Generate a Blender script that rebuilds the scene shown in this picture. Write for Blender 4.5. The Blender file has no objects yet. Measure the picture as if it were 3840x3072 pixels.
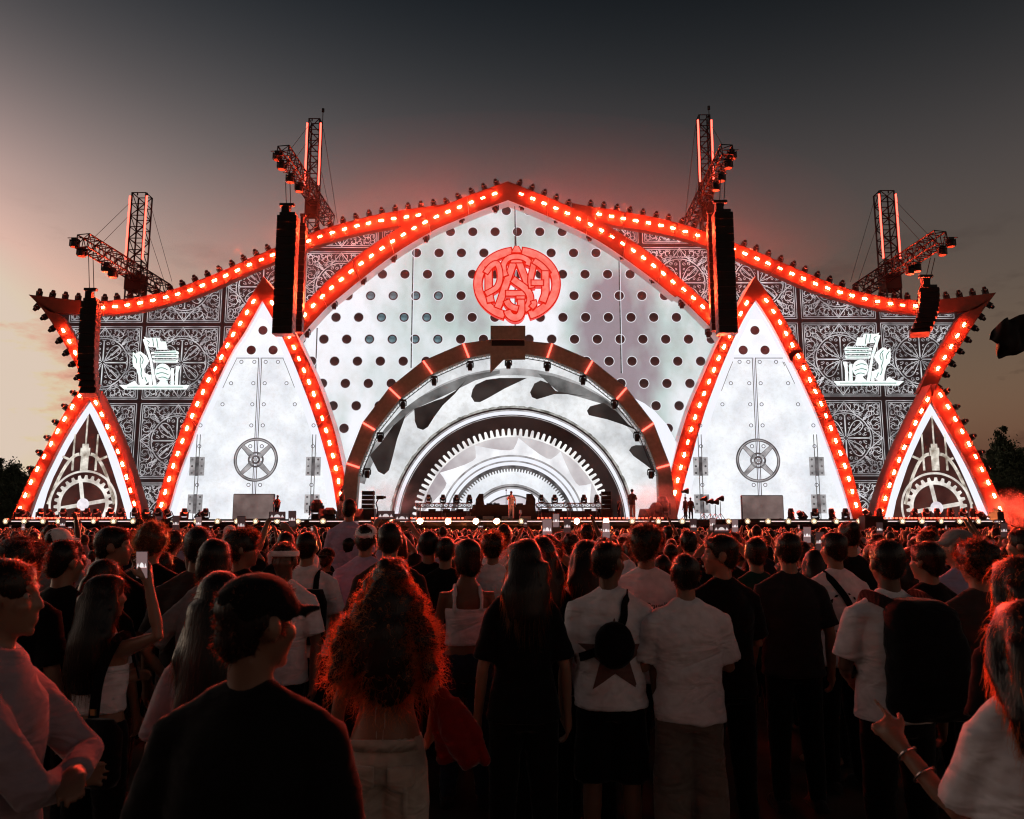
import bpy, bmesh, math, random
import numpy as np
from mathutils import Vector, Matrix, noise as mnoise

# ------------------------------------------------------------------ camera, world, sun, exposure
SC = bpy.context.scene
COL = SC.collection
FPX, PW, PH, CAMZ = 3000.0, 3840.0, 3072.0, 1.85          # focal length in photo pixels, photo size, camera height
TILT = math.atan((1975.0 - PH/2)/FPX)                     # the horizon lies at photo row 1975
cam_data = bpy.data.cameras.new('camera')
cam = bpy.data.objects.new('camera', cam_data)
COL.objects.link(cam)
cam.location = (0, 0, CAMZ)
cam.rotation_euler = (math.pi/2 + TILT, 0, 0)
cam_data.sensor_width = 36.0
cam_data.lens = 36.0*FPX/PW
cam_data.clip_start, cam_data.clip_end = 0.05, 3000
cam_data.dof.use_dof = True
cam_data.dof.focus_distance = 44.0
cam_data.dof.aperture_fstop = 6.3
SC.camera = cam

SUN_EL, SUN_AZ = math.radians(3.1), math.radians(-60)     # just above the horizon, far to the left of the stage
world = bpy.data.worlds.new('World')
SC.world = world
world.use_nodes = True
wn, wl = world.node_tree.nodes, world.node_tree.links
wn.clear()
def WN(t, **k):
    n = wn.new(t)
    for a, b in k.items(): setattr(n, a, b)
    return n
sky = WN('ShaderNodeTexSky', sky_type='NISHITA', sun_disc=False)
sky.sun_elevation, sky.sun_rotation = SUN_EL, SUN_AZ
sky.air_density, sky.dust_density, sky.ozone_density = 2.0, 2.0, 1.5
hs = WN('ShaderNodeHueSaturation'); hs.inputs['Saturation'].default_value = 0.41
gm = WN('ShaderNodeGamma'); gm.inputs[1].default_value = 2.0
tint = WN('ShaderNodeMix', data_type='RGBA', blend_type='MULTIPLY'); tint.inputs[0].default_value = 1.0
tint.inputs[7].default_value = (1.0, 0.95, 0.98, 1)
# a few low evening clouds
tc = WN('ShaderNodeTexCoord'); mp = WN('ShaderNodeMapping'); mp.inputs['Scale'].default_value = (3.2, 3.2, 9.0)
mp.inputs['Location'].default_value = (0.35, 0.0, 0.2)
nz = WN('ShaderNodeTexNoise'); nz.inputs['Scale'].default_value = 2.2; nz.inputs['Detail'].default_value = 8; nz.inputs['Roughness'].default_value = 0.6
cr = WN('ShaderNodeValToRGB'); cr.color_ramp.elements[0].position = 0.53; cr.color_ramp.elements[1].position = 0.66
sep = WN('ShaderNodeSeparateXYZ')
mr = WN('ShaderNodeMapRange'); mr.inputs[1].default_value = 0.16; mr.inputs[2].default_value = 0.36; mr.inputs[3].default_value = 0.85; mr.inputs[4].default_value = 0.0
cm = WN('ShaderNodeMath', operation='MULTIPLY')
cmix = WN('ShaderNodeMix', data_type='RGBA', blend_type='MULTIPLY'); cmix.inputs[7].default_value = (0.36, 0.33, 0.36, 1)
# dusk: the sky dims towards the zenith and warms towards the horizon, all the way round
er = WN('ShaderNodeValToRGB'); er.color_ramp.interpolation = 'B_SPLINE'
for i, (z_, c_) in enumerate(((0.0, (.66, .54, .52)), (.14, (.72, .60, .62)), (.34, (.98, .80, .90)), (.47, (.42, .41, .46)), (.60, (.042, .076, .112)), (1.0, (.09, .118, .155)))):
    e_ = er.color_ramp.elements[i] if i < 2 else er.color_ramp.elements.new(z_)
    e_.position = z_; e_.color = (*c_, 1)
emul = WN('ShaderNodeMix', data_type='RGBA', blend_type='MULTIPLY'); emul.inputs[0].default_value = 1.0
dk = WN('ShaderNodeMix', data_type='RGBA', blend_type='DARKEN'); dk.inputs[0].default_value = 1.0; dk.inputs[7].default_value = (3.9, 3.15, 2.55, 1)   # the afterglow is no brighter than where the frame shows it
bg = WN('ShaderNodeBackground'); bg.inputs[1].default_value = 0.15
wo = WN('ShaderNodeOutputWorld')
wl.new(sky.outputs[0], hs.inputs['Color']); wl.new(hs.outputs[0], gm.inputs[0]); wl.new(gm.outputs[0], tint.inputs[6])
wl.new(tc.outputs['Generated'], mp.inputs[0]); wl.new(mp.outputs[0], nz.inputs[0]); wl.new(nz.outputs[0], cr.inputs[0])
wl.new(tc.outputs['Generated'], sep.inputs[0]); wl.new(sep.outputs[2], mr.inputs[0])
wl.new(cr.outputs[0], cm.inputs[0]); wl.new(mr.outputs[0], cm.inputs[1])
wl.new(cm.outputs[0], cmix.inputs[0]); wl.new(tint.outputs[2], cmix.inputs[6])
wl.new(sep.outputs[2], er.inputs[0]); wl.new(cmix.outputs[2], emul.inputs[6]); wl.new(er.outputs[0], emul.inputs[7]); wl.new(emul.outputs[2], dk.inputs[6]); wl.new(dk.outputs[2], bg.inputs[0]); wl.new(bg.outputs[0], wo.inputs[0])

sun_data = bpy.data.lights.new('sun', 'SUN')
sun_data.energy, sun_data.angle, sun_data.color = 0.12, math.radians(8), (1.0, 0.72, 0.5)
sun = bpy.data.objects.new('sun', sun_data)
COL.objects.link(sun)
sdir = Vector((math.sin(SUN_AZ)*math.cos(SUN_EL), math.cos(SUN_AZ)*math.cos(SUN_EL), math.sin(SUN_EL)))
sun.rotation_euler = sdir.to_track_quat('Z', 'Y').to_euler()

vs = SC.view_settings
vs.view_transform, vs.look, vs.exposure, vs.gamma = 'Standard', 'None', 0.3, 1.0
SC.display_settings.display_device = 'sRGB'
cy = SC.cycles
cy.max_bounces, cy.diffuse_bounces, cy.glossy_bounces, cy.transmission_bounces = 4, 2, 2, 3
cy.transparent_max_bounces, cy.volume_bounces = 8, 0
cy.use_denoising = True
cy.use_light_tree = True
cy.filter_width = 1.15
cy.sample_clamp_indirect = 6.0
cy.caustics_reflective = cy.caustics_refractive = False

# ------------------------------------------------------------------ helpers
CT, ST = math.cos(TILT), math.sin(TILT)
def at(px, py, Y):
    """The point at depth Y on the line of sight of a photo pixel."""
    u, v = px - PW/2, PH/2 - py
    dx, dy, dz = u, FPX*CT - v*ST, FPX*ST + v*CT
    t = Y/dy
    return Vector((dx*t, Y, CAMZ + dz*t))
def crop(x0, y0, s):
    return lambda x, y: (x0 + x*s, y0 + y*s)
K = 1000/2156
C1, C2, C3, C4, C5, C6 = crop(0, 650, K), crop(0, 1300, K), crop(900, 350, K), crop(900, 1100, K), crop(1800, 350, K), crop(1800, 1100, K)
C7, C8 = crop(2700, 650, 1140/2156), crop(2700, 1300, 1140/2156)
def tr(c, *pts): return [c(*p) for p in pts]

MATS = {}
def mat(name, col=(.5, .5, .5), rough=.6, metal=0.0, var=.15, scale=8.0, bump=0.0, emit=None, es=0.0, spec=.4, sheen=0.0, sheen_col=(1, 1, 1)):
    if name in MATS: return MATS[name]
    m = bpy.data.materials.new(name); m.use_nodes = True
    n, l = m.node_tree.nodes, m.node_tree.links
    b = n['Principled BSDF']
    b.inputs['Roughness'].default_value = rough; b.inputs['Metallic'].default_value = metal
    b.inputs['Specular IOR Level'].default_value = spec
    b.inputs['Base Color'].default_value = (*col, 1)
    if var > 0 or bump > 0:
        t = n.new('ShaderNodeTexCoord'); z = n.new('ShaderNodeTexNoise')
        z.inputs['Scale'].default_value = scale; z.inputs['Detail'].default_value = 5
        l.new(t.outputs['Object'], z.inputs[0])
        r = n.new('ShaderNodeValToRGB')
        r.color_ramp.elements[0].position, r.color_ramp.elements[1].position = .3, .7
        r.color_ramp.elements[0].color = (*[c*(1-var) for c in col], 1)
        r.color_ramp.elements[1].color = (*[min(1, c*(1+var)) for c in col], 1)
        l.new(z.outputs[0], r.inputs[0]); l.new(r.outputs[0], b.inputs['Base Color'])
        if bump > 0:
            bp = n.new('ShaderNodeBump'); bp.inputs['Strength'].default_value = bump; bp.inputs['Distance'].default_value = .02
            l.new(z.outputs[0], bp.inputs['Height']); l.new(bp.outputs[0], b.inputs['Normal'])
    if sheen: b.inputs['Sheen Weight'].default_value = sheen; b.inputs['Sheen Roughness'].default_value = .35; b.inputs['Sheen Tint'].default_value = (*sheen_col, 1)
    if emit:
        b.inputs['Emission Color'].default_value = (*emit, 1); b.inputs['Emission Strength'].default_value = es
    MATS[name] = m
    return m
def ledmat(name, ca, cb, s=1.0, scale=1.5, lo=.35, hi=.65, detail=6, cc=None, stretch=(1, 1, 1), grime=.0):
    """An LED wall showing a mottled picture: the light it gives off varies between two or three colours."""
    if name in MATS: return MATS[name]
    m = bpy.data.materials.new(name); m.use_nodes = True
    n, l = m.node_tree.nodes, m.node_tree.links
    b = n['Principled BSDF']; b.inputs['Base Color'].default_value = (.012, .012, .012, 1); b.inputs['Roughness'].default_value = .5
    t = n.new('ShaderNodeTexCoord'); mp = n.new('ShaderNodeMapping'); mp.inputs['Scale'].default_value = stretch
    z = n.new('ShaderNodeTexNoise'); z.inputs['Scale'].default_value = scale; z.inputs['Detail'].default_value = detail
    r = n.new('ShaderNodeValToRGB')
    r.color_ramp.elements[0].position, r.color_ramp.elements[1].position = lo, hi
    r.color_ramp.elements[0].color, r.color_ramp.elements[1].color = (*ca, 1), (*cb, 1)
    if cc:
        e = r.color_ramp.elements.new((lo+hi)/2); e.color = (*cc, 1)
    l.new(t.outputs['Object'], mp.inputs[0]); l.new(mp.outputs[0], z.inputs[0]); l.new(z.outputs[0], r.inputs[0])
    out = r.outputs[0]
    if grime:
        z2 = n.new('ShaderNodeTexNoise'); z2.inputs['Scale'].default_value = scale*9; z2.inputs['Detail'].default_value = 8; z2.inputs['Roughness'].default_value = .7
        l.new(t.outputs['Object'], z2.inputs[0])
        r2 = n.new('ShaderNodeValToRGB'); r2.color_ramp.elements[0].position, r2.color_ramp.elements[1].position = .3, .55
        g = 1-grime; r2.color_ramp.elements[0].color = (g, g*.98, g*.95, 1); r2.color_ramp.elements[1].color = (1, 1, 1, 1)
        l.new(z2.outputs[0], r2.inputs[0])
        mx = n.new('ShaderNodeMix'); mx.data_type = 'RGBA'; mx.blend_type = 'MULTIPLY'; mx.inputs[0].default_value = 1
        l.new(out, mx.inputs[6]); l.new(r2.outputs[0], mx.inputs[7]); out = mx.outputs[2]
    l.new(out, b.inputs['Emission Color']); b.inputs['Emission Strength'].default_value = s
    MATS[name] = m
    return m
def glow(name, col, s):
    return mat(name, (.02, .02, .02), .5, 0, 0, emit=col, es=s)

class MB:
    """Collects shapes; build() links them as one mesh object."""
    def __init__(s): s.v, s.f, s.m = [], [], []
    def add(s, v, f, mi=0):
        o = len(s.v); s.v += [tuple(p) for p in v]; s.f += [tuple(i+o for i in q) for q in f]; s.m += [mi]*len(f)
    def box(s, c, d, mi=0, M=None):
        x, y, z = d[0]/2, d[1]/2, d[2]/2
        vs_ = [Vector((a, b, e)) for e in (-z, z) for b in (-y, y) for a in (-x, x)]
        if M is not None: vs_ = [M @ p for p in vs_]
        c = Vector(c)
        s.add([c+p for p in vs_], [(0,2,3,1), (4,5,7,6), (0,1,5,4), (2,6,7,3), (0,4,6,2), (1,3,7,5)], mi)
    def tube(s, pts, rad, seg=6, mi=0, round_=False, cap=True):
        pts = [Vector(p) for p in pts]
        if not hasattr(rad, '__len__'): rad = [rad]*len(pts)
        P, R = list(pts), list(rad)
        if round_:
            d0, d1 = (pts[0]-pts[1]).normalized(), (pts[-1]-pts[-2]).normalized()
            P = [pts[0]+d0*R[0]*a for a in (.95, .7)] + P + [pts[-1]+d1*R[-1]*a for a in (.7, .95)]
            R = [rad[0]*.3, rad[0]*.72] + list(rad) + [rad[-1]*.72, rad[-1]*.3]
        base = len(s.v); n = len(P)
        t = (P[1]-P[0]).normalized(); ref = Vector((0, 0, 1)) if abs(t.z) < .9 else Vector((0, 1, 0))
        u = t.cross(ref).normalized()
        for i in range(n):
            t = (P[min(i+1, n-1)]-P[max(i-1, 0)]).normalized()
            u = (u - t*u.dot(t)).normalized(); w = t.cross(u)
            for k in range(seg):
                a = 2*math.pi*k/seg
                s.v.append(tuple(P[i]+(u*math.cos(a)+w*math.sin(a))*R[i]))
        for i in range(n-1):
            for k in range(seg):
                a, b = base+i*seg+k, base+i*seg+(k+1) % seg
                s.f.append((a, b, b+seg, a+seg)); s.m.append(mi)
        if cap:
            s.f.append(tuple(base+k for k in range(seg))[::-1]); s.f.append(tuple(base+(n-1)*seg+k for k in range(seg))); s.m += [mi, mi]
    def loft(s, rings, seg=16, mi=0, sq=1.0):
        """rings of (centre, rx, ry) laid flat, bottom to top, closed"""
        base = len(s.v)
        for c, rx, ry in rings:
            for k in range(seg):
                a = 2*math.pi*k/seg; ca, sa = math.cos(a), math.sin(a)
                if sq != 1: ca, sa = math.copysign(abs(ca)**sq, ca), math.copysign(abs(sa)**sq, sa)
                s.v.append((c[0]+rx*ca, c[1]+ry*sa, c[2]))
        n = len(rings)
        for i in range(n-1):
            for k in range(seg):
                a, b = base+i*seg+k, base+i*seg+(k+1) % seg
                s.f.append((a, b, b+seg, a+seg)); s.m.append(mi)
        s.f.append(tuple(base+k for k in range(seg))[::-1]); s.f.append(tuple(base+(n-1)*seg+k for k in range(seg))); s.m += [mi, mi]
    def ball(s, c, r, seg=12, rings=8, mi=0, M=None):
        if not hasattr(r, '__len__'): r = (r, r, r)
        c = Vector(c); vs_, fs = [], []
        for i in range(1, rings):
            th = math.pi*i/rings
            for k in range(seg):
                a = 2*math.pi*k/seg
                p = Vector((r[0]*math.sin(th)*math.cos(a), r[1]*math.sin(th)*math.sin(a), r[2]*math.cos(th)))
                vs_.append(c+(M @ p if M is not None else p))
        top, bot = Vector((0, 0, r[2])), Vector((0, 0, -r[2]))
        if M is not None: top, bot = M @ top, M @ bot
        vs_ += [c+top, c+bot]; T, B = len(vs_)-2, len(vs_)-1
        for i in range(rings-2):
            for k in range(seg):
                a, b = i*seg+k, i*seg+(k+1) % seg
                fs.append((a, a+seg, b+seg, b))
        for k in range(seg):
            fs.append((T, k, (k+1) % seg)); fs.append((B, (rings-2)*seg+(k+1) % seg, (rings-2)*seg+k))
        s.add(vs_, fs, mi)
    def prism(s, pts, dy, mi=0, side=None):
        """polygon of points in one XZ plane, thickened by dy away from the camera"""
        n = len(pts); pts = [Vector(p) for p in pts]
        ar = sum(pts[i].x*pts[(i+1) % n].z - pts[(i+1) % n].x*pts[i].z for i in range(n))
        if ar < 0: pts = pts[::-1]
        o = len(s.v); s.v += [tuple(p) for p in pts] + [tuple(p+Vector((0, dy, 0))) for p in pts]
        s.f.append(tuple(range(o, o+n))); s.f.append(tuple(range(o+2*n-1, o+n-1, -1))); s.m += [mi, mi if side is None else side]
        for i in range(n):
            j = (i+1) % n; s.f.append((o+j, o+i, o+n+i, o+n+j)); s.m.append(mi if side is None else side)
    def ribbon(s, pts, w, dy, mi=0, keep=None):
        """a flat stroke facing -Y along points of an XZ plane"""
        n = len(pts)
        if n < 2: return
        L, R = [], []
        for i in range(n):
            t = pts[min(i+1, n-1)]-pts[max(i-1, 0)]
            q = Vector((-t.z, 0, t.x)); q = q.normalized() if q.length > 1e-9 else Vector((1, 0, 0))
            ww = w[i] if hasattr(w, '__len__') else w
            L.append(pts[i]+q*ww/2); R.append(pts[i]-q*ww/2)
        for i in range(n-1):
            if keep and not keep((pts[i]+pts[i+1])/2): continue
            o = len(s.v); q = [R[i], R[i+1], L[i+1], L[i]]
            s.v += [tuple(p) for p in q]; s.f.append((o, o+1, o+2, o+3)); s.m.append(mi)
            if dy:
                s.v += [tuple(p+Vector((0, dy, 0))) for p in q]
                for a, b in ((1, 0), (2, 1), (3, 2), (0, 3)): s.f.append((o+a, o+b, o+4+b, o+4+a)); s.m.append(mi)
    def mesh(s, name, mats, smooth=False):
        me = bpy.data.meshes.new(name); me.from_pydata(s.v, [], s.f)
        for m in (mats if isinstance(mats, (list, tuple)) else [mats]): me.materials.append(m)
        me.polygons.foreach_set('material_index', s.m)
        if smooth: me.polygons.foreach_set('use_smooth', [True]*len(s.f))
        me.update(); return me
    def build(s, name, mats, parent=None, smooth=False, **kw):
        return link(name, s.mesh(name, mats, smooth), parent, **kw)
def link(name, me, parent=None, loc=None, rot=None, scale=None, label=None, cat=None, group=None, kind=None):
    o = bpy.data.objects.new(name, me); COL.objects.link(o)
    if parent is not None: o.parent = parent
    if loc is not None: o.location = loc
    if rot is not None: o.rotation_euler = rot
    if scale is not None: o.scale = (scale,)*3 if not hasattr(scale, '__len__') else scale
    if label: o['label'] = label
    if cat: o['category'] = cat
    if group: o['group'] = group
    if kind: o['kind'] = kind
    return o
def thing(name, label, cat, loc=(0, 0, 0), rotz=0.0, group=None, scale=None):
    return link(name, None, None, loc, (0, 0, rotz), scale, label, cat, group)
def assembled(name, parts, loc, rot, scale, label, cat, group):
    """a thing out of shared shapes: parts = [(name, mesh, [(sub-part name, mesh), ...]), ...]"""
    t = link(name, None, None, loc, rot, scale, label, cat, group)
    for nm, me, subs in parts:
        p = link(nm, me, t)
        for sn, sm in subs: link(sn, sm, p)
    return t
def plate(name, px, Y, dy, mats, parent=None, **kw):
    b = MB(); b.prism([at(x, y, Y) for x, y in px], dy, 0, 1 if isinstance(mats, list) else None)
    return b.build(name, mats, parent, **kw)
def resample(pts, n):
    pts = [Vector(p) for p in pts]; L = [0]
    for a, b in zip(pts, pts[1:]): L.append(L[-1]+(b-a).length)
    out = []; j = 0
    for i in range(n):
        s_ = L[-1]*i/(n-1)
        while j < len(L)-2 and L[j+1] < s_: j += 1
        t = (s_-L[j])/max(1e-9, L[j+1]-L[j]); out.append(pts[j].lerp(pts[j+1], t))
    return out
def plen(pts): return sum((Vector(b)-Vector(a)).length for a, b in zip(pts, pts[1:]))
def smoothpoly(pts, it=1):
    """Chaikin smoothing of an open polyline of 2D points, ends kept"""
    for _ in range(it):
        q = [pts[0]]
        for a, b in zip(pts, pts[1:]):
            q += [(a[0]*.75+b[0]*.25, a[1]*.75+b[1]*.25), (a[0]*.25+b[0]*.75, a[1]*.25+b[1]*.75)]
        pts = q+[pts[-1]]
    return pts
def inpoly(x, y, poly):
    r = False; n = len(poly); j = n-1
    for i in range(n):
        xi, yi = poly[i]; xj, yj = poly[j]
        if (yi > y) != (yj > y) and x < (xj-xi)*(y-yi)/(yj-yi)+xi: r = not r
        j = i
    return r
ORD = ['first', 'second', 'third', 'fourth', 'fifth', 'sixth', 'seventh', 'eighth', 'ninth', 'tenth', 'eleventh', 'twelfth', 'thirteenth', 'fourteenth',
       'fifteenth', 'sixteenth', 'seventeenth', 'eighteenth', 'nineteenth', 'twentieth', 'twenty-first', 'twenty-second', 'twenty-third', 'twenty-fourth',
       'twenty-fifth', 'twenty-sixth', 'twenty-seventh', 'twenty-eighth', 'twenty-ninth', 'thirtieth']
ORD += ['thirty-'+o for o in ORD[:9]] + ['fortieth'] + ['forty-'+o for o in ORD[:9]]
def nth(i): return ORD[i]

# materials used across the stage
BLACK = mat('black_paint', (.012, .012, .013), .55, 0, .2, 20)
STEEL = mat('black_steel', (.02, .02, .022), .45, .3, .2, 30)
SPEAK = mat('speaker_grille', (.008, .008, .009), .7, 0, .3, 60, .2)
FRAMEM = mat('frame_board', (.22, .082, .050), .55, 0, .10, 3, .05)
BACKM = mat('scenery_back', (.05, .045, .04), .8)
BROWN = mat('brown_board', (.30, .31, .27), .65, 0, .15, 4, .06)
WHITEP = mat('white_board', (.8, .79, .8), .5, 0, .05, 3)
REDLAMP = glow('red_strobe_face', (1.0, .052, .017), 2000)
TUBE = glow('red_tube_light', (1.0, .075, .05), 4.5)
WARM = glow('warm_lamp_face', (1.0, .74, .44), 1.6)
HOT = glow('hot_lamp_face', (1.0, .24, .06), 14000)
GLASSD = mat('dark_lens', (.03, .03, .035), .12, 0, 0)
LEDW = ledmat('led_white', (.62, .65, .70), (.80, .83, .87), 1.0, .5, .35, .6, grime=.10)
LEDWHITE = glow('led_plain_white', (.74, .76, .84), 1.0)
LEDBLK = mat('led_dark', (.004, .003, .003), .5, 0, .1, emit=(.012, .006, .006), es=1)
LEDG = ledmat('led_steel_grey', (.03, .03, .032), (.14, .13, .135), 1.0, 2.0)
LEDM = ledmat('led_mid_grey', (.16, .155, .16), (.40, .39, .40), 1.0, 1.5)
LEDLINE = ledmat('led_ornament', (.20, .20, .21), (.56, .56, .58), 1.0, 1.2)
# ------------------------------------------------------------------ ground, deck, stage front
YT, YC, YSW, YA, YTALL, YV, YSM, YSS, YB, YF = 51.2, 51.6, 50.6, 50.2, 49.6, 49.9, 49.4, 49.75, 49.0, 46.0
ZS = at(1920, 1947, YF).z
def ground():
    m = mat('trodden_ground', (.045, .036, .028), .9, 0, .45, 1.3, .6)
    n = 60; b = MB(); xs = np.linspace(-1, 1, n+1)
    w = np.sign(xs)*np.abs(xs)**2.2*900
    for j in range(n+1):
        for i in range(n+1):
            x, y = w[i], 300+w[j]
            r = math.hypot(x, y-20)
            z = 0 if r < 70 else (mnoise.noise((x*.01, y*.01, 3))*min(1, (r-70)/200)*1.2 - .3)
            b.v.append((x, y, z))
    for j in range(n):
        for i in range(n):
            a = j*(n+1)+i; b.f.append((a, a+1, a+n+2, a+n+1)); b.m.append(0)
    b.build('ground', m, kind='structure', label='dark trodden festival ground under the crowd')
ground()
def deck():
    t = thing('stage_deck', 'long black stage deck running across the foot of the lit scenery', 'stage')
    x0, x1 = at(-30, 1947, YF).x, at(3770, 1947, YF).x
    b = MB(); b.box(((x0+x1)/2, (YF+58)/2, ZS-.10), (x1-x0, 58-YF, .20)); b.build('deck_top', mat('deck_ply', (.02, .018, .017), .35, 0, .3, 3, .05), t)
    b = MB(); b.box(((x0+x1)/2, YF+.5, (ZS-.2)/2), (x1-x0-.2, .06, ZS-.2)); b.build('skirt', mat('skirt_cloth', (.008, .008, .008), .9), t)
    b = MB(); b.box(((x0+x1)/2, YF+.12, ZS-.30), (x1-x0, .16, .14)); b.build('front_rail', STEEL, t)
    segs = [(20, 500), (640, 820), (830, 1140), (1160, 1390), (1500, 2600), (2850, 3210), (3330, 3760)]
    for a, c in segs:
        A, B = at(a, 1955, YF-.02), at(c, 1955, YF-.02)
        q = MB(); q.box(((A.x+B.x)/2, YF-.02, A.z), (B.x-A.x, .05, .035)); q.build('light_strip', glow('edge_strip', (.85, .68, .62), 1.3), t)
    for a, c in ((90, 490), (1400, 1745), (2010, 2480), (3230, 3640)):
        A, B = at(a, 1940, YF+1.2), at(c, 1940, YF+1.2); n = int((B.x-A.x)/.22)
        q = MB()
        for i in range(n): q.box((A.x+(B.x-A.x)*(i+.5)/n, YF+.35, ZS+.06), (.11, .09, .09))
        q.build('footlight_row', glow('foot_led', (1, .07, .035), 4), t)
deck()
# row of round lamps along the stage front
def par_mesh(hot):
    b = MB(); s = 14
    rings = [(0, .10), (.02, .165), (.16, .165), (.30, .12), (.34, .05)]
    o = len(b.v)
    for y, r in rings:
        for k in range(s): a = 2*math.pi*k/s; b.v.append((r*math.cos(a), y, r*math.sin(a)))
    for i in range(len(rings)-1):
        for k in range(s): a, c = o+i*s+k, o+i*s+(k+1) % s; b.f.append((a, a+s, c+s, c)); b.m.append(0)
    b.f.append(tuple(range(o+(len(rings)-1)*s, o+len(rings)*s))); b.m.append(0)
    g = MB()
    for k in range(s): a = 2*math.pi*k/s; g.v.append((.15*math.cos(a), .012, .15*math.sin(a)))
    g.f.append(tuple(range(s))[::-1]); g.m.append(0)
    y = MB(); y.box((0, .18, -.2), (.40, .05, .04), 0); y.box((.19, .18, -.1), (.03, .05, .22), 0); y.box((-.19, .18, -.1), (.03, .05, .22), 0)
    return [('can', b.mesh('can', BLACK), [('lens', g.mesh('lens', HOT if hot else WARM))]), ('bracket', y.mesh('bracket', BLACK), [])]
PARM, PARH = par_mesh(False), par_mesh(True)
parx = [20, 90, 160, 218, 285, 350, 425, 498, 655, 735, 815, 888, 958, 1039, 1117, 1211, 1470, 1575, 1680, 1785, 1863, 1955, 2056, 2163, 2273, 2371, 2469, 2559, 2733,
        2804, 2881, 2957, 3053, 3137, 3222, 3385, 3458, 3530, 3600, 3670, 3742]
for i, px in enumerate(parx):
    hot = px in (1575, 1680, 1785, 1863, 2163, 2273)
    side = 'left' if px < 1900 else 'right'
    k = sum(1 for q in parx if (q < 1900) and q <= px)-1 if px < 1900 else sum(1 for q in parx if q >= 1900 and q >= px)-1
    assembled('stage_front_lamp', PARH if hot else PARM, at(px, 1955, YF-.25), (random.Random(i).uniform(-.1, .1), 0, random.Random(i+9).uniform(-.25, .25)), None,
         '%s round lamp on the stage front, %s from the %s end' % ('flaring orange' if hot else 'glowing warm', nth(k), side), 'stage lamp', 'lamps along the stage front')

# ------------------------------------------------------------------ red lit frames
def lamp_mesh():
    b = MB(); b.box((0, -.040, 0), (.26, .02, .11), 0); b.box((0, -.014, 0), (.29, .028, .14), 1)
    return b.mesh('strobe_lamp', [REDLAMP, BLACK])
LAMP = lamp_mesh(); LAMPDIM = LAMP.copy(); LAMPDIM.materials[0] = glow('red_strobe_dim', (1.0, .052, .017), 500)
def band(root, A, B, Y, depth, lamps=None, frac=.5, spacing=.83, start=.6, nseg=4, sidem=FRAMEM, smooth=1, end=.3):
    A = [at(x, y, Y) for x, y in smoothpoly(A, smooth)]; B = [at(x, y, Y) for x, y in smoothpoly(B, smooth)]
    n = 8*nseg+1; a, b_ = resample(A, n), resample(B, n)
    for s in range(nseg):
        q = MB(); i0, i1 = 8*s, 8*s+8
        for i in range(i0, i1):
            p = [a[i], a[i+1], b_[i+1], b_[i]]
            if i == i1-1 and s < nseg-1:
                p[1] = a[i+1].lerp(a[i], .06); p[2] = b_[i+1].lerp(b_[i], .06)
            d = Vector((0, depth, 0)); o = len(q.v)
            q.v += [tuple(w) for w in p]+[tuple(w+d) for w in p]
            q.f += [(o, o+1, o+2, o+3), (o+1, o, o+4, o+5), (o+3, o+2, o+6, o+7), (o+7, o+6, o+5, o+4)]; q.m += [0, 1, 1, 1]
            if i == i0: q.f.append((o, o+3, o+7, o+4)); q.m.append(1)
            if i == i1-1: q.f.append((o+2, o+1, o+5, o+6)); q.m.append(1)
        me = q.mesh('panel', [FRAMEM, sidem]); bm = bmesh.new(); bm.from_mesh(me); bmesh.ops.recalc_face_normals(bm, faces=bm.faces); bm.to_mesh(me); bm.free()
        link('panel', me, root)
    if lamps is not None:
        path = [p.lerp(r, frac) for p, r in zip(resample(A, 60), resample(B, 60))]
        L = plen(path); cnt = int((L-start-end)/spacing)+1
        fine = resample(path, 600)
        for i in range(cnt):
            s_ = (start+i*spacing)/L; j = min(598, int(s_*599))
            p = fine[j]; t = fine[j+1]-fine[max(0, j-1)]
            if lamps and not lamps(p): continue
            rj = random.Random(int(p.x*91)+int(p.z*57)); link('lamp', LAMPDIM if rj.random() < .10 else LAMP, root, p+Vector((0, -.012, 0)), (0, -math.atan2(t.z, t.x)+rj.uniform(-.05, .05), 0))
LSW_T = tr(C1, (230,980),(300,988),(480,1010),(640,1028),(800,1035),(950,1025),(1080,1005),(1200,985),(1320,960),(1450,925),(1560,880),(1700,830),(1830,775),(1960,715),(2090,655)) + \
        tr(C3, (150,1305),(300,1240),(540,1145),(640,1105),(760,1070),(900,1030),(1080,985),(1250,955),(1400,930),(1550,912),(1720,885))
LSW_B = tr(C1, (400,1120),(490,1128),(640,1140),(800,1145),(950,1140),(1080,1125),(1260,1085),(1450,1035),(1560,1000),(1700,950),(1870,870),(2000,810),(2156,735)) + \
        tr(C3, (150,1415),(300,1355),(530,1270),(640,1225),(760,1185),(900,1145),(1080,1105),(1250,1080),(1400,1065),(1560,1030),(1700,985))
LST_O = tr(C1, (230,980),(330,1080),(420,1210),(500,1340),(560,1450),(620,1560),(650,1640),(680,1760))
LST_I = tr(C1, (400,1120),(490,1135),(560,1250),(620,1360),(665,1450),(710,1560),(750,1660),(780,1760))
ARL_O = [(1905,680)] + tr(C3, (2000,770),(1850,825),(1700,885),(1600,925),(1500,970),(1400,1020),(1300,1080),(1200,1140),(1100,1205),(1000,1275),(900,1350),(800,1430),(700,1520),(600,1620)) + tr(C4, (520,90),(455,165),(400,250))
ARL_I = [(1905,751)] + tr(C3, (2000,925),(1850,985),(1700,1048),(1600,1090),(1500,1145),(1400,1203),(1300,1265),(1200,1335),(1100,1410),(1000,1488),(900,1568),(800,1652)) + tr(C4, (790,40),(700,115),(600,222),(520,312),(470,372))
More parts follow.
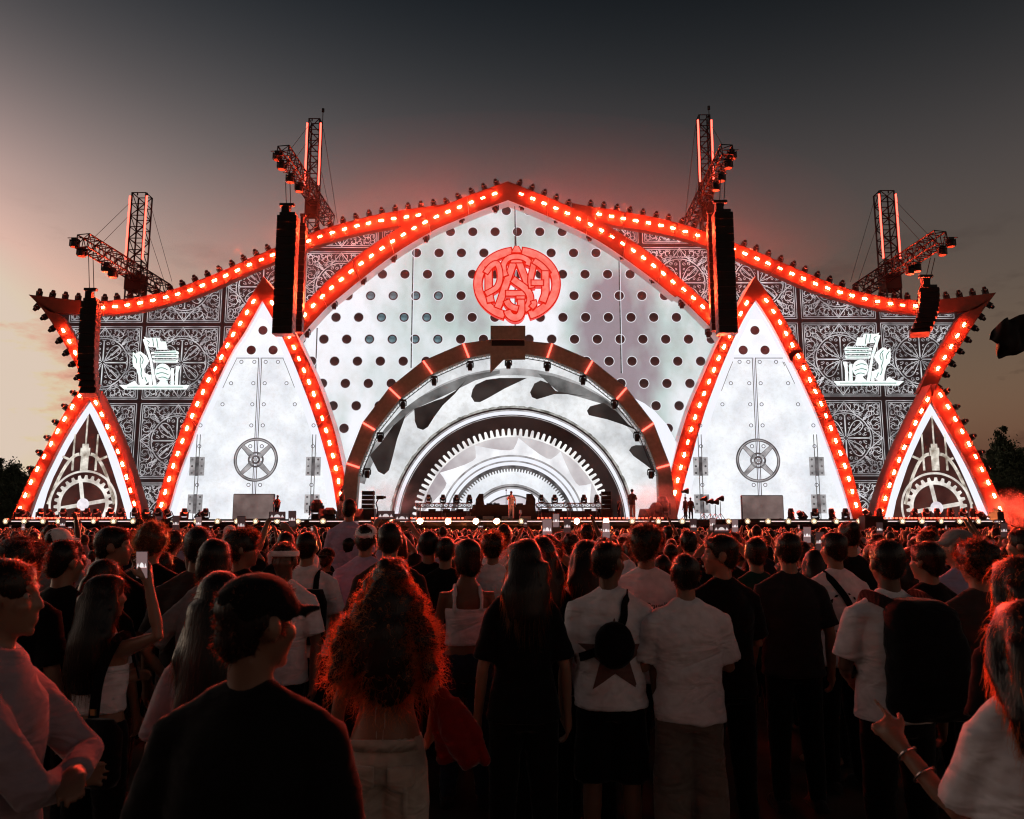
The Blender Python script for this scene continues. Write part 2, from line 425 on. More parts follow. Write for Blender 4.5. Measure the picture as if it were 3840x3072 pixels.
ARR_O = [(1905,680)] + tr(C5, (400,780),(560,845),(700,903),(850,975),(1000,1050),(1150,1140),(1300,1235),(1450,1350),(1600,1480),(1750,1610)) + tr(C6, (1850,90),(1930,190),(1985,260))
ARR_I = [(1905,751)] + tr(C5, (400,932),(560,1000),(700,1062),(850,1133),(1000,1218),(1150,1320),(1300,1430),(1450,1545),(1600,1672)) + tr(C6, (1590,10),(1700,112),(1800,212),(1880,292),(1935,365))
RSW_T = tr(C5, (740,885),(870,912),(1050,935),(1200,965),(1400,1000),(1600,1045),(1800,1110)) + tr(C7, (95,490),(250,550),(400,615),(550,680),(700,745),(850,800),(950,830),(1100,865),(1250,890),(1400,900),(1560,895),(1700,880),(1850,860),(1960,845))
RSW_B = tr(C5, (760,985),(900,1030),(1150,1080),(1300,1102),(1450,1130),(1600,1165),(1750,1205)) + tr(C7, (95,595),(250,660),(400,720),(550,790),(700,850),(850,895),(1000,935),(1150,970),(1300,990),(1420,1000),(1560,990),(1720,980),(1810,965))
RST_O = tr(C7, (1960,845),(1880,950),(1800,1070),(1720,1200),(1650,1310),(1590,1400),(1550,1490),(1520,1550))
RST_I = tr(C7, (1810,965),(1720,985),(1650,1085),(1580,1210),(1520,1320),(1470,1410),(1430,1500),(1400,1560))
SL_LO = tr(C2, (690,318),(650,335),(560,470),(470,620),(390,780),(320,900),(250,1030),(180,1180),(90,1395))
SL_LI = tr(C2, (722,430),(700,455),(640,540),(560,660),(480,800),(420,920),(360,1040),(290,1200),(225,1395))
SL_RO = tr(C2, (740,330),(790,420),(850,545),(895,640),(937,745),(977,845),(1014,950),(1047,1055),(1080,1160),(1112,1270),(1142,1395))
SL_RI = tr(C2, (722,430),(760,490),(800,560),(880,740),(950,900),(1000,1060),(1040,1200),(1070,1300),(1095,1395))
SR_RO = tr(C8, (1535,262),(1560,285),(1620,370),(1700,510),(1770,640),(1840,770),(1900,900),(1960,1020),(2010,1130),(2045,1235))
SR_RI = tr(C8, (1500,385),(1530,435),(1580,520),(1660,660),(1740,800),(1810,940),(1870,1080),(1905,1160),(1938,1235))
SR_LO = tr(C8, (1500,265),(1475,310),(1428,405),(1383,490),(1343,575),(1303,660),(1262,745),(1227,840),(1192,930),(1160,1025),(1128,1125),(1090,1235))
SR_LI = tr(C8, (1500,385),(1470,440),(1430,510),(1370,640),(1310,780),(1250,920),(1210,1050),(1185,1150),(1160,1235))
TL_LO = [(988,1036)] + tr(C1, (2060,940),(1950,1120),(1870,1240),(1830,1330),(1780,1425),(1700,1570)) + tr(C2, (1690,150),(1600,340),(1530,500),(1470,640),(1420,780),(1370,920),(1330,1050),(1290,1180),(1250,1300),(1225,1400))
TL_LI = tr(C4, (180,60)) + tr(C1, (2060,1140),(1960,1320)) + tr(C2, (1890,10),(1790,212),(1690,430),(1600,620),(1540,790),(1480,940),(1430,1080),(1390,1230),(1340,1400))
TL_RO = [(988,1036)] + tr(C4, (310,20),(390,190),(465,360),(520,480),(580,600),(640,740),(690,880),(730,1000),(770,1130),(800,1260),(830,1400),(860,1560),(885,1830))
TL_RI = tr(C4, (180,60),(250,180),(330,330),(390,460),(450,600),(500,730),(550,860),(600,1000),(640,1120),(680,1260),(720,1400),(750,1520),(795,1830))
TR_LO = tr(C7, (250,730),(190,830),(120,955),(60,1070)) + tr(C6, (2060,170),(1945,350),(1860,540),(1790,700),(1730,830),(1680,960),(1640,1090),(1600,1220),(1570,1340),(1545,1450),(1510,1600),(1470,1830))
TR_LI = tr(C7, (255,900)) + tr(C6, (2156,160),(2060,350),(2000,490),(1940,630),(1880,790),(1830,920),(1790,1050),(1750,1180),(1720,1300),(1690,1400),(1650,1540),(1590,1830))
TR_RO = tr(C7, (250,730),(340,850),(410,950),(480,1070),(540,1180),(600,1290)) + tr(C8, (565,0),(620,120),(680,240),(740,360),(800,510),(860,660),(910,800),(950,930),(985,1070),(1010,1160),(1035,1245))
TR_RI = tr(C7, (255,900),(330,1010),(400,1130),(460,1250),(520,1370)) + tr(C8, (460,5),(550,180),(630,350),(700,510),(760,670),(820,830),(870,980),(910,1110),(950,1245))
def fr(label, name='red_lit_frame'): return thing(name, label, 'stage frame', group='red lamp-lined frames of the stage scenery')
f = fr('long red lamp-lined frame swooping up along the top of the left wing'); band(f, LSW_T, LSW_B, YSW, .5, lambda p: True, .48, .83, 3.4, 8)
f = fr('long red lamp-lined frame swooping down along the top of the right wing'); band(f, RSW_T, RSW_B, YSW, .5, lambda p: True, .48, .83, 1.8, 8, end=3.0)
f = fr('slanting red lamp-lined frame at the far left tip of the stage'); band(f, LST_O, LST_I, YSW-.04, .45, lambda p: True, .5, .86, 2.6, 2, end=1.0)
f = fr('slanting red lamp-lined frame at the far right tip of the stage'); band(f, RST_O, RST_I, YSW-.04, .45, lambda p: True, .5, .86, 2.3, 2, end=1.2)
f = fr('great red lamp-lined pointed arch over the central screen'); band(f, ARL_O, ARL_I, YA, 1.1, lambda p: True, .42, .83, .95, 6, sidem=WHITEP, end=.9); band(f, ARR_O, ARR_I, YA, 1.1, lambda p: True, .42, .83, .95, 6, sidem=WHITEP, end=.9)
f = fr('tall red lamp-lined triangle frame around the left vault door'); band(f, TL_LO, TL_LI, YTALL, 1.5, lambda p: True, .42, .82, 1.15, 5, sidem=WHITEP); band(f, TL_RO, TL_RI, YTALL, 1.5, lambda p: True, .52, .82, 1.15, 5, sidem=WHITEP, end=.6)
f = fr('tall red lamp-lined triangle frame around the right vault door'); band(f, TR_LO, TR_LI, YTALL, 1.5, lambda p: True, .52, .82, 1.15, 5, sidem=WHITEP, end=.6); band(f, TR_RO, TR_RI, YTALL, 1.5, lambda p: True, .42, .82, 1.15, 5, sidem=WHITEP)
f = fr('small red lamp-lined triangle frame at the left end of the stage'); band(f, SL_LO, SL_LI, YSM, 1.4, lambda p: True, .30, .86, .5, 4); band(f, SL_RO, SL_RI, YSM, 1.4, lambda p: True, .45, .86, .75, 4)
f = fr('small red lamp-lined triangle frame at the right end of the stage'); band(f, SR_LO, SR_LI, YSM, 1.4, lambda p: True, .45, .86, .6, 4); band(f, SR_RO, SR_RI, YSM, 1.4, lambda p: True, .30, .86, .5, 4)

# ------------------------------------------------------------------ ornamental tile walls
def tile_strokes():
    S = []                                             # (points in the unit quadrant, width)
    def arc(cx, cy, r, a0, a1, w, n=10, r1=None):
        r1 = r if r1 is None else r1
        S.append(([(cx+(r+(r1-r)*i/n)*math.cos(math.radians(a0+(a1-a0)*i/n)), cy+(r+(r1-r)*i/n)*math.sin(math.radians(a0+(a1-a0)*i/n))) for i in range(n+1)], w))
    def ln(pts, w, sm=2): S.append((smoothpoly(pts, sm) if len(pts) > 2 else [(pts[0][0]+(pts[1][0]-pts[0][0])*i/6, pts[0][1]+(pts[1][1]-pts[0][1])*i/6) for i in range(7)], w))
    for r, w in ((.955, .022), (.905, .022)): ln([(0, r), (r, r)], w); ln([(r, 0), (r, r)], w)
    ln([(.05, 0), (.60, 0)], .045); ln([(0, .05), (0, .58)], .045); ln([(.02, .02), (.40, .40)], .03)
    ln([(0, .58), (.05, .60)], .03); ln([(.60, 0), (.62, .05)], .03)
    arc(0, 0, .64, 0, 90, .035, 16); arc(0, 0, .70, 52, 90, .02, 8); arc(0, 0, .70, 0, 38, .02, 8)
    ln([(.05, .08), (.12, .26), (.20, .40), (.34, .47), (.44, .38), (.30, .26), (.22, .18)], .028)
    ln([(.08, .05), (.26, .12), (.40, .20), (.47, .34), (.38, .44)], .028)
    ln([(0, .93), (.14, .74), (.34, .53)], .036, 1); ln([(.93, 0), (.74, .14), (.53, .34)], .036, 1)
    ln([(0, .88), (.05, .80), (.05, .74), (0, .68)], .02); ln([(.88, 0), (.80, .05), (.74, .05), (.68, 0)], .02)
    arc(.10, .50, .045, 0, 300, .022, 8, .02); arc(.22, .52, .05, -60, 220, .022, 8, .02); arc(.50, .10, .045, 60, 360, .022, 8, .02); arc(.52, .22, .05, 0, 280, .022, 8, .02)
    arc(.30, .80, .085, -80, 230, .03, 12, .03); arc(.48, .83, .07, 160, 470, .028, 12, .02); arc(.80, .30, .085, -140, 170, .03, 12, .03); arc(.83, .48, .07, -20, 290, .028, 12, .02)
    ln([(.20, .66), (.30, .70), (.40, .64), (.50, .70), (.46, .80)], .026); ln([(.66, .20), (.70, .30), (.64, .40), (.70, .50), (.80, .46)], .026)
    ln([(.52, .56), (.60, .70), (.72, .66), (.78, .74), (.70, .84), (.60, .80), (.62, .70)], .028); ln([(.56, .52), (.70, .58), (.68, .72)], .026)
    arc(.82, .82, .06, 0, 360, .022, 10); ln([(.86, .60), (.76, .60), (.74, .70)], .024); ln([(.60, .87), (.58, .78)], .024); ln([(.74, .84), (.86, .86), (.86, .72)], .022)
    arc(.60, .60, .04, 90, 400, .022, 8); ln([(.12, .70), (.18, .84), (.12, .87)], .02); ln([(.70, .12), (.84, .18), (.87, .12)], .02)
    for cx_, cy_, r_, a_ in ((.44, .60, .03, 10), (.60, .44, .03, 80), (.24, .73, .03, 200), (.73, .24, .03, 100), (.86, .28, .025, 0), (.28, .87, .025, 90), (.52, .74, .03, 140), (.74, .52, .03, 320), (.66, .82, .028, 30), (.82, .66, .028, 250), (.10, .36, .03, 40), (.36, .10, .03, 130), (.54, .87, .02, 0), (.87, .54, .02, 0), (.17, .58, .022, 90), (.58, .17, .022, 0)): arc(cx_, cy_, r_, a_, a_+290, .016, 7, r_*.4)
    arc(.37, .60, .05, 200, 500, .024, 9, .02); arc(.60, .37, .05, -50, 250, .024, 9, .02)
    ln([(.24, .60), (.30, .62)], .02); ln([(.88, .36), (.80, .40), (.76, .36)], .022); ln([(.36, .88), (.40, .80)], .022)
    rr = random.Random(2)
    for i in range(1, 8):
        for j in range(1, 8):
            x, y = i*.125+rr.uniform(-.03, .03)-.02, j*.125+rr.uniform(-.03, .03)-.02; rad = math.hypot(x, y)
            if max(x, y) < .87 and (rad > .68 or .16 < rad < .58): a = rr.uniform(0, 360); arc(x, y, .036, a, a+rr.choice((-1, 1))*rr.uniform(200, 330), .014, 7, .010)
    return S
STROKES = tile_strokes()
LEAF = [(.45, .45), (.47, .53), (.54, .56), (.60, .60), (.56, .53), (.53, .47)]
def tile_wall(label, region, px0, py0, nx, ny, tilepx, tw=.50):
    root = thing('ornamental_screen', label, 'led screen', group='black ornamental tile screens')
    reg = [at(x, y, YT) for x, y in region]; poly = [(p.x, p.z) for p in reg]
    b = MB(); b.prism([p+Vector((0, .03, 0)) for p in reg], .12); b.build('backing', LEDBLK, root)
    o = at(px0, py0, YT); T = (at(px0+tilepx, py0, YT)-o).length; h = T/2*.985
    keep = lambda p: inpoly(p.x, p.z, poly)
    for j in range(ny):
        for i in range(nx):
            c = o+Vector(((i+.5)*T, 0, -(j+.5)*T))
            q = MB()
            corners = [c+Vector((sx*h, 0, sz*h)) for sx in (-1, -.5, 0, .5, 1) for sz in (-1, -.5, 0, .5, 1)]
            if not any(keep(p) for p in corners): continue
            for sx in (-1, 1):
                for sz in (-1, 1):
                    for pts, w in STROKES:
                        q.ribbon([c+Vector((sx*x*h, -.015, sz*z*h)) for x, z in pts], w*h*.72*tw/.5, 0, 0, keep)
                    lf = [c+Vector((sx*x*h, -.02, sz*z*h)) for x, z in LEAF]
                    if all(keep(p) for p in lf): q.prism(lf, .01)
            if len(q.f) > 150: q.build('tile', LEDLINE, root)
    return root
mid = lambda A, B: [((a[0]+b[0])/2, (a[1]+b[1])/2) for a, b in zip(A, B)]
def midpx(A, B, n=14):
    a = resample([Vector((x, y, 0)) for x, y in A], n); b = resample([Vector((x, y, 0)) for x, y in B], n)
    return [((p.x+q.x)/2, (p.y+q.y)/2) for p, q in zip(a, b)]
lreg = midpx(LST_O, LST_I)[2:][::-1] + midpx(LSW_T, LSW_B)[1:-1] + midpx(ARL_O, ARL_I)[4:-1] + [(1085, 1300), (1085, 1947), (560, 1947), (548, 1930)] + midpx(SL_RO, SL_RI)[::-1][1:-1]
tile_wall('black tile screen of white scrollwork filling the left wing', lreg, 12, 664, 7, 5, 284)
rreg = midpx(RST_O, RST_I)[2:][::-1] + midpx(RSW_T, RSW_B)[::-1][1:-1] + midpx(ARR_O, ARR_I)[4:-1] + [(2735, 1300), (2735, 1947), (3250, 1947), (3262, 1930)] + midpx(SR_LO, SR_LI)[::-1][1:-1]
tile_wall('black tile screen of white scrollwork filling the right wing', rreg, 2108.5, 645.5, 7, 5, 286.5)

# ------------------------------------------------------------------ vault door screens
HEX6 = [(math.cos(math.pi/3*i+.5), math.sin(math.pi/3*i+.5)) for i in range(6)]
def ringpts(c, r0, r1, n=40): return [(c+Vector((r0*math.cos(2*math.pi*i/n), 0, r0*math.sin(2*math.pi*i/n))), c+Vector((r1*math.cos(2*math.pi*i/n), 0, r1*math.sin(2*math.pi*i/n)))) for i in range(n+1)]
def ring_to(b, c, r0, r1, n=40, dy=.02, mi=0):
    pr = ringpts(c, r0, r1, n); o = len(b.v)
    for p, q in pr: b.v += [tuple(p), tuple(q), tuple(p+Vector((0, dy, 0))), tuple(q+Vector((0, dy, 0)))]
    for i in range(n):
        a = o+4*i; b.f += [(a, a+4, a+5, a+1)[::-1], (a+1, a+5, a+7, a+3)[::-1], (a+2, a+6, a+4, a)[::-1]]; b.m += [mi]*3
def disc_to(b, c, r, n=24, dy=.02, mi=0): b.prism([c+Vector((r*math.cos(2*math.pi*i/n), 0, r*math.sin(2*math.pi*i/n))) for i in range(n)], dy, mi)
HOLED = ledmat('led_hole', (.03, .006, .006), (.10, .03, .03), 1, 3)
SEAM = ledmat('led_seam', (.02, .02, .02), (.10, .09, .085), 1, 6)
def vault(label, LO, LI, RI, topx, seam_x, wheel, side):
    root = thing('vault_door_screen', label, 'led screen', group='white vault door screens')
    region = LI + RI[::-1]
    plate('white_border', [(x, y) for x, y in region], YV-.02, .08, LEDWHITE, root)
    # door leaf, set inside the border
    c = at(seam_x, 1342, YV); cx = at(wheel[0], wheel[1], YV).x
    L = resample([at(x, y, YV) for x, y in LI], 60); R = resample([at(x, y, YV) for x, y in RI], 60)
    inset = .52
    zt = c.z
    Lw = [p+Vector((inset, 0, 0)) for p in L if p.z < zt]; Rw = [p+Vector((-inset, 0, 0)) for p in R if p.z < zt]
    top = [Vector((Lw[0].x, YV, zt)), Vector((Rw[0].x, YV, zt))]
    apex = [p+Vector((inset*.8, 0, 0)) for p in L if p.z >= zt+.1 and p.z < L[0].z-1.1] ; apexr = [p+Vector((-inset*.8, 0, 0)) for p in R if p.z >= zt+.1 and p.z < R[0].z-1.1]
    b = MB(); b.prism([p+Vector((0, -.03, 0)) for p in apex[::-1]+apexr[:1]+apexr[1:]] if len(apex) > 2 else [], .008) if len(apex) > 2 else None
    b.build('gable_plate', ledmat('led_gable', (.74, .76, .80), (.88, .90, .93), 1, .6), root)
    for s, pts in ((-1, Lw), (1, Rw)):
        q = MB(); poly = [Vector((cx+s*.10, YV-.035, zt-.06))] + [Vector((p.x, YV-.035, p.z)) for p in pts if p.z < zt-.05] + [Vector((cx+s*.10, YV-.035, pts[-1].z))]
        q.prism(poly, .012); q.build('door_leaf', LEDW, root)
        # dark edge line along the leaf
        q = MB(); q.ribbon([Vector((p.x-s*.03, YV-.05, p.z)) for p in pts if p.z < zt-.03][:9], .035, 0); q.ribbon([Vector((cx+s*.1, YV-.05, zt-.03)), Vector((pts[0].x, YV-.05, zt-.03))], .05, 0)
        q.build('door_edge', SEAM, root)
    q = MB(); zb = ZS
    for dx, w in ((-.10, .05), (0, .03), (.10, .05)): q.ribbon([Vector((cx+dx, YV-.055, zt)), Vector((cx+dx, YV-.055, zb))], w, 0)
    q.build('centre_seam', SEAM, root)
    # studs: two columns at the seam, one along each slanting edge
    rim = MB()
    ring_to(rim, Vector((0, 0, 0)), .085, .125, 12, .01); disc_to(rim, Vector((0, .006, 0)), .09, 10, .006, 1)
    rme = rim.mesh('stud', [SEAM, LEDWHITE])
    for y in (1358, 1438, 1517, 1596, 1674, 1819, 1945):
        p = at(seam_x, y, YV)
        for s in (-1, 1): link('stud', rme, root, Vector((cx+s*.36, YV-.06, p.z)))
        for s, pts in ((-1, Lw), (1, Rw)):
            e = min(pts, key=lambda w: abs(w.z-p.z)); xx = e.x - s*.45
            if y > 1580: xx = cx+s*(3.55 if s == side else 3.55)
            if y < 1900 or True: link('stud', rme, root, Vector((xx, YV-.06, p.z)))
    # hand wheel
    wc = at(wheel[0], wheel[1], YV-.06); wr = 1.38
    q = MB()
    ring_to(q, wc, wr*.86, wr, 64, .04); ring_to(q, wc+Vector((0, -.01, 0)), wr*.90, wr*.945, 64, .02, 1); wheel_o = q.build('hand_wheel', [LEDG, LEDM], root); q = MB(); ring_to(q, wc, wr*.28, wr*.36, 32, .03); ring_to(q, wc+Vector((0, -.02, 0)), wr*.12, wr*.2, 24, .03); disc_to(q, wc+Vector((0, -.02, 0)), wr*.08, 16, .03, 1); q.build('hub', [LEDG, LEDM], wheel_o)
    for a in (45, 135, 225, 315):
        q = MB(); d = Vector((math.cos(math.radians(a)), 0, math.sin(math.radians(a))))
        q.ribbon([wc+d*wr*.2, wc+d*wr*.5, wc+d*wr*.88], [.34, .26, .22], .02, 1)
        n_ = Vector((-d.z, 0, d.x)); 
        for s in (-1, 1): q.ribbon([wc+d*wr*.2+n_*s*.17+Vector((0, -.008, 0)), wc+d*wr*.88+n_*s*.11+Vector((0, -.008, 0))], .03, 0, 0)
        q.build('spoke', [LEDG, LEDM], wheel_o)
    for x, y in ((0, 1239), (-44, 1313), (38, 1313)):
        p = at(topx+x, y, YV-.06); q = MB(); disc_to(q, p, .29, 24, .02); q.build('round_hole', HOLED, root)
    for s in (-1, 1):
        for y in (1749, 1890):
            hc = Vector((cx+s*3.62, YV-.065, at(seam_x, y, YV).z)); q = MB()
            q.prism([hc+Vector((dx, 0, dz)) for dx, dz in ((-.46, -.58), (.46, -.58), (.46, .58), (-.46, .58))], .02, 0)
            ho = q.build('hinge', [LEDM, LEDG], root); q = MB(); q.prism([hc+Vector((dx, -.02, dz)) for dx, dz in ((-.11, -.6), (.11, -.6), (.11, .6), (-.11, .6))], .02); q.build('pin', LEDG, ho)
            for dx in (-.3, .3):
                for dz in (-.42, 0, .42): q = MB(); disc_to(q, hc+Vector((dx, -.015, dz)), .07, 8, .01); q.build('screw', LEDG, ho)
        q = MB()
        for dx in (-.10, .10): q.ribbon([Vector((cx+s*3.62+dx, YV-.058, at(seam_x, 1630, YV).z)), Vector((cx+s*3.62+dx*.9, YV-.058, ZS))], .05, 0)
        q.build('hinge_rod', SEAM, root)
vault('white vault door screen with a hand wheel, left of the central arch', TL_LO, TL_LI, TL_RI, 986, 976, (959, 1724), 1)
vault('white vault door screen with a hand wheel, right of the central arch', TR_LO, TR_LI, TR_RI, 2831, 2832, (2843, 1727), -1)

# ------------------------------------------------------------------ small gear screens
BRASS = ledmat('led_brass', (.20, .17, .13), (.74, .70, .62), 1, 2.0)
BONE = ledmat('led_bone', (.42, .38, .34), (.82, .79, .74), 1, 1.5)
DARKR = ledmat('led_dark_red', (.018, .006, .006), (.06, .022, .018), 1, .8)
def gear_pts(c, r0, r1, n, frac=.45, ph=0.0):
    pts = []
    for i in range(n):
        a = 2*math.pi*i/n+ph; d = 2*math.pi/n
        for r, o in ((r0, 0), (r1, d*.16), (r1, d*(.16+frac*.75)), (r0, d*(.32+frac*.75))):
            pts.append(c+Vector((r*math.cos(a+o), 0, r*math.sin(a+o))))
    return pts
def gear_screen(label, WO_L, WO_R, WI, cx, cy, apex):
    root = thing('gear_screen', label, 'led screen', group='gear screens at the stage ends')
    plate('white_border', WO_L + WO_R[::-1], YSS-.05, .05, LEDWHITE, root)
    pic = [at(x, y, YSS-.055) for x, y in WI]
    b = MB(); b.prism(pic, .004); b.build('picture', DARKR, root)
    poly = [(p.x, p.z) for p in pic]
    keep = lambda p: inpoly(p.x, p.z, poly)
    c = at(cx, cy, YSS-.075)
    def clipz(pts):   # nothing below the deck
        return [Vector((p.x, p.y, max(p.z, ZS))) for p in pts]
    R = (at(cx+112, cy, YSS).x-c.x)
    q = MB(); n = 80
    for r0, r1, mi, dy in ((R*1.10, R*1.17, 0, -.004),):
        for i in range(n):
            a0, a1 = math.pi*i/n-.35, math.pi*(i+1)/n-.35+.0
            a0, a1 = -.4+(math.pi+.8)*i/n, -.4+(math.pi+.8)*(i+1)/n
            p = [c+Vector((r*math.cos(a), dy, r*math.sin(a))) for r, a in ((r0, a0), (r1, a0), (r1, a1), (r0, a1))]
            if all(w.z > ZS for w in p): o = len(q.v); q.v += [tuple(w) for w in p]; q.f.append((o, o+1, o+2, o+3)); q.m.append(0)
    q.build('outer_ring', BONE, root)
    gp = gear_pts(c, R*.88, R*1.0, 26); ins = []
    q = MB()
    for i in range(len(gp)):   # toothed rim as quads from the rim inwards
        a, e = gp[i], gp[(i+1) % len(gp)]
        ia, ie = c+(a-c).normalized()*R*.76, c+(e-c).normalized()*R*.76
        if min(a.z, e.z, ia.z, ie.z) > ZS-.02: o = len(q.v); q.v += [tuple(w) for w in (ia, a, e, ie)]; q.f.append((o, o+1, o+2, o+3)); q.m.append(0)
    q.build('gear', BONE, root)
    for a in (100, 10, 190):
        q = MB(); d = Vector((math.cos(math.radians(a)), 0, math.sin(math.radians(a))))
        pts = [c+Vector((0, -.004, 0))+d*R*k for k in np.linspace(.2, .8, 8)]
        q.ribbon([p for p in pts if p.z > ZS], R*.13, 0, 0); q.build('gear_spoke', BONE, root)
    q = MB(); disc_to(q, c+Vector((0, -.012, 0)), R*.21, 24, .006); q.build('gear_hub', ledmat('led_hub', (.55, .5, .55), (.8, .76, .8), 1, 2), root)
    q = MB(); ax = at(apex[0], apex[1], YSS-.075)
    zt, z1, z2, z3 = at(cx, 1560, YSS).z, at(cx, 1665, YSS).z, at(cx, 1710, YSS).z, at(cx, 1765, YSS).z
    for hw, za, zb, mi in ((.05, zt, z1, 0), (.20, z1, z1-.25, 0), (.30, z1-.25, z2, 0), (.24, z2, z3, 0)):
        q.prism([Vector((ax.x+sx*hw, YSS-.08, zz)) for sx, zz in ((-1, zb), (1, zb), (1, za), (-1, za))], .005)
    for s in (-1, 1):
        q.prism([Vector((ax.x+s*.72+dx, YSS-.076, zz)) for dx, zz in ((-.07, z3), (.07, z3), (.05, z1+.6), (-.05, z1+.6))], .003)
        pts = [ax+Vector((s*(.5+1.75*k), 0, 0)) for k in np.linspace(0, 1, 10)]
        z0 = z2+.1
        pts = [Vector((ax.x+s*(.35+1.7*k), YSS-.078, z0-3.1*k**1.9)) for k in np.linspace(0, 1, 12)]
        q.ribbon(pts, .20, 0, 0, keep)
        q.ribbon([Vector((ax.x+s*(.9+.5*k), YSS-.077, z2-.25+.22*k)) for k in (0, .5, 1)], .14, 0, 0, keep)
    q.build('piston', BRASS, root)
SLW_I = tr(C2, (725,540),(640,672),(560,805),(500,922),(430,1062),(385,1180),(325,1395),(1030,1395),(975,1200),(945,1110),(910,1000),(860,850),(790,680))
SRW_I = tr(C8, (1500,490),(1440,602),(1380,732),(1330,852),(1290,972),(1250,1092),(1222,1235),(1855,1235),(1800,1090),(1750,970),(1700,860),(1640,740),(1570,610))
gear_screen('triangular gear picture screen at the left end of the stage', SL_LI, SL_RI, SLW_I, 311, 1892, (330, 1560))
gear_screen('triangular gear picture screen at the right end of the stage', SR_LI, SR_RI, SRW_I, 3513, 1905, (3494, 1560))

# ------------------------------------------------------------------ central punched screen and nested arches
creg = midpx(ARL_O, ARL_I, 24)[::-1] + midpx(ARR_O, ARR_I, 24)[1:]
creg = [(1085, 1948)] + [(1085, 1290)] + creg + [(2735, 1290), (2735, 1948)]
def central_screen():
    root = thing('central_screen', 'large pale punched metal screen under the great red arch', 'led screen')
    LEDC = ledmat('led_punched_metal', (.27, .22, .25), (.76, .77, .82), 1, .13, .38, .60, 5, (.44, .52, .51), (1, 1, .55), .08)
    plate('screen_panel', creg, YC, .2, LEDC, root)
    poly = [(at(x, y, YC).x, at(x, y, YC).z) for x, y in creg]
    o = at(1940.5, 870, YC); s = (at(1940.5+83.7, 870, YC)-o).length
    b = MB(); disc_to(b, Vector((0, 0, 0)), .31, 24, .01, 0); ring_to(b, Vector((0, -.012, 0)), .31, .355, 24, .01, 1); ring_to(b, Vector((0, -.006, 0)), .23, .31, 24, .01, 2)
    hm = [ledmat('led_punch', (.008, .004, .004), (.05, .02, .018), 1, .5), glow('led_rim', (.62, .62, .66), 1), ledmat('led_punch_edge', (.006, .003, .003), (.07, .03, .03), 1, 1.5)]
    hole = b.mesh('punched_hole', hm)
    teal = [ledmat('led_punch_teal', (.03, .06, .07), (.14, .22, .25), 1, 2.5), hm[1], hm[2]]; holet = b.mesh('punched_hole', teal)
    for k in range(-1, 10):
        for i in range(-11, 12):
            x, z = o.x+(i+(.5 if k % 2 else 0))*s, o.z-k*s*.985
            if inpoly(x, z, poly):
                pxx = x/YC*FPX+1920
                link('punched_hole', holet if (1350 < pxx < 1640 and k in (3, 4, 5)) else hole, root, (x, YC-.02, z))
    for px, y0, y1 in ((1551, 900, 1380), (1932, 760, 1250), (2321, 930, 1400), (1190, 1230, 1400)):
        A, B = at(px, y0, YC-.03), at(px, y1, YC-.03); B.x = A.x
        q = MB(); q.ribbon([A, B], .10, .01, 0); q.ribbon([A+Vector((.05, -.01, 0)), B+Vector((.05, -.01, 0))], .035, 0, 1); q.build('panel_seam', [SEAM, LEDWHITE], root)
central_screen()
TC = (1920, 1985)
def tpx(r, a): return (TC[0]+r*math.cos(math.radians(a)), TC[1]-r*math.sin(math.radians(a)))
def sector(r0, r1, a0=3, a1=177, n=60):
    f0 = lambda r, a: tpx(r, a)
    return [f0(r1, a0+(a1-a0)*i/n) for i in range(n+1)] + [f0(r0, a1-(a1-a0)*i/n) for i in range(n+1)]
def half(r, a0=3, n=60): return [tpx(r, a0+(180-2*a0)*i/n) for i in range(n+1)]
def cog(r0, r1, n, a0=4):
    pts = []
    for i in range(n):
        d = (180-2*a0)/n; a = a0+i*d
        for r, o in ((r0, 0), (r0, .18), (r1-.12*(r1-r0), .30), (r1, .40), (r1, .62), (r1-.12*(r1-r0), .72), (r0, .84)): pts.append(tpx(r, a+o*d))
    return pts
